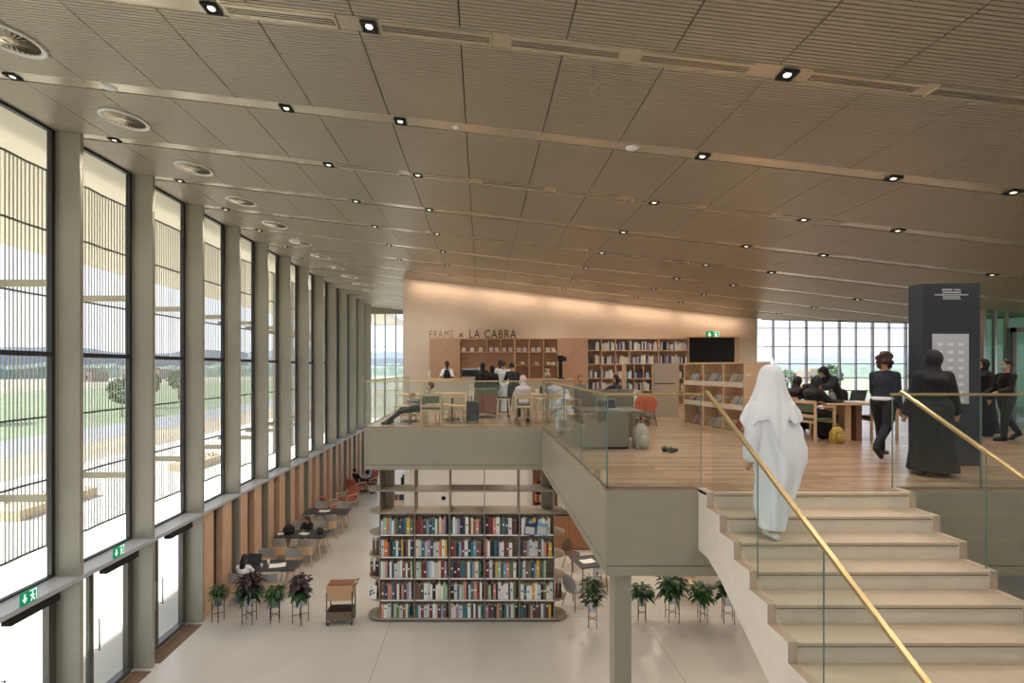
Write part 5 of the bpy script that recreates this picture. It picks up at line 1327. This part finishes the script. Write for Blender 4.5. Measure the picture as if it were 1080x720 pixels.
# orange chairs
sc1 = shell_chair('orange moulded chair in front of the low bookshelf, left of two', mat('orange_shell',(206,112,84),.6), 'orange moulded chairs'); sc1.scale = (.8,.8,.85); sc1.location = up(673,12.0); sc1.rotation_euler = (0,0,.2)
dup(sc1, up(684,12.0), -.2, 'orange moulded chair in front of the low bookshelf, right of two')
# sofa with white cushions under reclining person
t = thing('sofa','grey sofa behind the study booth','sofa',up(652,12.9),PI)
MB().box(-.75,.75,-.4,.4,.15,.44).build('seat', M_GREYF, t, bevel=.04); MB().box(-.75,.75,-.5,-.36,.15,.8).build('backrest', M_GREYF, t, bevel=.04); 
for sx in (-1,1): MB().box(sx*.82-.07,sx*.82+.07,-.48,.4,.1,.6).build('armrest', M_GREYF, t, bevel=.03)
for sx in (-1,1):
    for sy in (-1,1): MB().cyl((sx*.7,sy*.34,.15),(sx*.7,sy*.34,0),.02).build('leg', M_WOODD, t)
for k_, (p_, lb) in enumerate([(651,'white cushion on the grey sofa, left one'),(664,'white cushion on the grey sofa, right one')]):
    q = MB(); q.ell((0,0,0),(.22,.09,.20)); o = q.build('cushion', M_PAPER, loc=((p_-VX)*12.6/F,12.62,UP+.62)); o.rotation_euler = (.2,.3-.6*k_,0); tag(o, lb, 'cushion')

# low bookshelf + panel
def book_row(q, x0, x1, y, z, hmin, hmax, n=7):
    x = x0
    while x < x1-.06:
        w_ = rbk.uniform(.03,.055); q.box(x,x+w_,y,y+.2,z,z+rbk.uniform(hmin,hmax),rbk.randrange(n)); x += w_+.003
t = thing('low_bookshelf','pale oak bookshelf with blue and white books in the middle of the upper floor','bookshelf',(4.18,14.0,UP))
L, H = .80, 1.56
q = MB(); q.box(0,L,0,.35,H-.03,H); q.box(0,L,0,.35,0,.03); q.box(0,.03,0,.35,.03,H-.03); q.box(L-.03,L,0,.35,.03,H-.03); q.build('carcass', M_WOOD, t); MB().box(.03,L-.03,.33,.35,.03,H-.03).build('back_panel', M_WOODP, t)
for z in (.42,.76,1.10): MB().box(.03,L-.03,0,.33,z,z+.025).build('shelf', M_WOOD, t)
for x in (.27,.53): MB().box(x-.01,x+.01,.02,.33,.03,H-.03).build('divider', M_WOOD, t)
q = MB()
for z in (.445,.785,1.125):
    for a in (.04,.29,.55): book_row(q, a, a+.22, .04, z, .16, .25, 5)
o = q.build('shelf_books', [bmats['sky blue'],bmats['white'],bmats['dark blue'],bmats['pale grey'],bmats['maroon']], loc=(4.18,14.0,UP)); tag(o, 'blue and white books filling the low oak bookshelf', 'books', kind='stuff')
t = thing('catalogue_cabinet','plain beige cabinet with a black slot beside the low bookshelf','cabinet',(4.99,13.98,UP))
MB().box(0,.72,0,.37,0,1.56).build('body', mat('beige_lam',(176,160,140),.5), t); MB().box(.02,.62,-.004,0,.96,.985).build('slot', M_BLACKM, t)
# magazine display
P0 = Vector((5.08,12.13,0)); P1 = Vector((5.48,10.06,0)); dv = P1-P0; ang = math.atan2(dv.y, dv.x)
t = thing('magazine_display','pale oak magazine display shelf of nine bays behind the stair climber','display shelf',(P0.x,P0.y,UP),ang)
L = dv.length; H = 1.55; Dp = .62
q = MB(); th = .04
q.box(0,L,0,Dp,H-th,H); q.box(0,L,0,Dp,0,.06); q.box(0,th,0,Dp,.06,H-th); q.box(L-th,L,0,Dp,.06,H-th); q.build('carcass', M_WOOD, t)
MB().box(th,L-th,Dp-.30,Dp-.27,.06,H-th).build('back_panel', M_WOODP, t)
for x in (L*.36,L*.69): MB().box(x-.02,x+.02,0,Dp-.3,.06,H-th).build('divider', M_WOOD, t)
for z in (.55,1.03):
    MB().box(th,L-th,-.0,Dp-.3,z,z+.03).build('shelf', mat('shelf_white',(224,206,184),.5), t); MB().box(th,L-th,-.02,0,z-.02,z+.09).build('lip', mat('shelf_white',(224,206,184),.5), t)
mags = [bmats['white'],bmats['pale grey'],bmats['white'],bmats['salmon pink'],bmats['cream'],bmats['pale grey']]
rotT = Matrix.Translation((P0.x,P0.y,UP)) @ Matrix.Rotation(ang,4,'Z')
rows_ = ['bottom','middle','top']; cc = ['left','middle','right']
for r_ , z in enumerate((.065,.585,1.065)):
    for c_, (xa, xb) in enumerate(((th,L*.36),(L*.36,L*.69),(L*.69,L-th))):
        for m_ in range(5):
            x = xa+.10+m_*(xb-xa-.26)/4
            q = MB(); q.box(-.008,.008,-.13,.13,0,.26); q.box(-.0085,-.008,-.08,.08,.06,.16,1)
            o = q.build('magazine', [mags[rbk.randrange(6)], mags[rbk.randrange(6)]])
            o.matrix_world = rotT @ Matrix.Translation((x+.04,.16,z+.02)) @ Matrix.Rotation(R(38),4,'Y') @ Matrix.Rotation(R(rbk.uniform(-8,8)),4,'Z')
            tag(o, 'magazine leaning in the %s %s bay of the oak display shelf, %s from its left' % (rows_[r_], cc[c_], ORD[m_]), 'magazine', 'magazines in the display shelf')

# right table
t = thing('oak_work_table','oak work table with slab legs by the right glazing','table',(7.25,9.75,UP))
MB().box(-.60,.72,-.45,.45,.70,.74).build('tabletop', M_WOOD, t, bevel=.006); MB().box(-.14,-.02,-.3,.3,0,.70).build('leg', M_WOOD, t); MB().box(.05,.16,-.34,.30,0,.70).build('leg', M_WOODD, t)
TT = UP+.741
laptop('dark monitor-like laptop standing open on the oak work table', (7.55,9.85,TT), PI+.1, mat('monitor',(44,56,70),.4), 1.0)
backpack('red bag on the left of the oak work table', (6.85,9.75,TT), .2, mat('red_bag',(168,26,40),.7), .62, 1.3)
backpack('grey patterned handbag on the oak work table', (7.15,9.85,TT), .5, M_GREYC, .5, 1.2)
paper('white papers in the middle of the oak work table', (7.3,9.55,TT+.002), .2,.5,.3)
backpack('gold patterned bag on the floor beside the oak work table', (px(885,9.1),9.15,UP), .3, mat('gold_pattern',(190,156,70),.5,noise=.55,nscale=30), .82, 1.25)
a1 = dup(a0, up(858,9.5), -1.35, 'oak armchair under the person in black at the work table')
dup(a0, (px(837,10.7),10.72,UP), -1.2, 'oak armchair behind the white-robed climber')
dup(a0, (px(924,9.8),9.8,UP), PI/2-.2, 'oak armchair at the right end of the work table, behind the walking person')
dup(oc, (px(872,10.8),10.9,UP), PI-.3, 'dark-looking oak chair behind the work table')

# kiosk
t = thing('kiosk','tall dark grey information kiosk with light grey panel','kiosk',(6.39,7.0,UP))
q = MB(); q.box(0,.84,0,.24,0,2.65); q.build('body', mat('kiosk_grey',(50,54,62),.42), t, bevel=.01)
kx = lambda p: (p-VX)*7.0/F-6.39; kz = lambda p: EYE-(p-VY)*7.0/F-UP
q = MB(); q.box(kx(983),kx(1021),-.012,0,kz(425.6),kz(352)); 
pn = q.build('panel', mat('kiosk_panel',(196,198,206),.3), t)
q = MB()
for r_ in range(8):
    for c_ in range(3):
        x = kx(990.5+11*c_); z = kz(363+8.4*r_); q.box(x-.035,x+.035,-.016,-.012,z-.022,z+.022)
q.build('tags', mat('kiosk_tag',(236,236,240),.4), pn)
q = MB()
rr_ = random.Random(4)
for (xa, xb, za, hgt) in ((993.5,1004,305.5,.022),(1006,1013,305.5,.018),(994,1013.5,308.3,.02),(985.5,1021,310.8,.016),(994.5,1013,313,.016),(994.5,1013,315,.014)):
    x = kx(xa)
    while x < kx(xb)-.01:
        w_ = rr_.uniform(.008,.03); q.box(x,min(x+w_,kx(xb)),-.006,0,kz(za)-hgt/2,kz(za)+hgt/2); x += w_+.006
q.build('lettering', mat('kiosk_text',(190,190,192),.4), t)

# lobby on far right: green glass
t = thing('glass_lobby','green glass lobby with grey door frame at the far right','glass partition',(13.5,13.0,UP))
q = MB(); q.box(0,2.8,0,.012,0,3.1); q.build('glass_wall', M_GREENG, t)
q = MB()
for x in (0,.30,.62,1.25,2.2): q.box(x-.03,x+.03,-.04,.05,0,3.1)
q.box(0,2.8,-.04,.05,3.05,3.15); q.box(0,2.8,-.04,.05,0,.08); q.build('frame', M_STEEL, t)
q = MB(); q.box(.66,.76,-.12,-.04,0,2.5); q.box(.66,2.3,-.12,-.04,2.38,2.5); q.build('door_frame', mat('lobby_frame',(120,118,116),.4), t)
q = MB(); q.box(1.2,2.8,2.6,2.7,0,3.4); o = q.build('rear_wall', mat('lobby_wall',(120,150,140),.6), t)
q = MB(); q.box(13.5,16.3,13.1,15.6,UP+3.15,UP+3.2); struct(q.build('ceiling', M_WHITE))
# wall beyond lobby
# ------------------------------------------------------------------ LIGHTS
for k_ in range(5): # warm cove wash along the top of the cafe wall: bare area lamps, no fixture built
    x = -1.5+2.6*k_
    L_ = lamp('AREA', 'cove_light', (x,18.45,cz(x)-.12), 7, (1,.74,.52), 2.3, None, rot=(R(20),math.atan(.1155),0), sy=.06)
# ground storey ceiling lamps under the mezzanine
for (x, y) in [(x, y) for x in (-1.5,1.0,3.5,6.0,8.5) for y in (13.5,16.5)] + [(x,8.0) for x in (3.2,6.0,9.0)]:
    lamp('AREA', 'mezzanine_soffit_light', (x,y,3.69), 24, (1,.84,.68), .5)
lamp('AREA', 'lobby_light', (15.0,14.3,UP+3.1), 60, (.9,1,.95), 1.5)
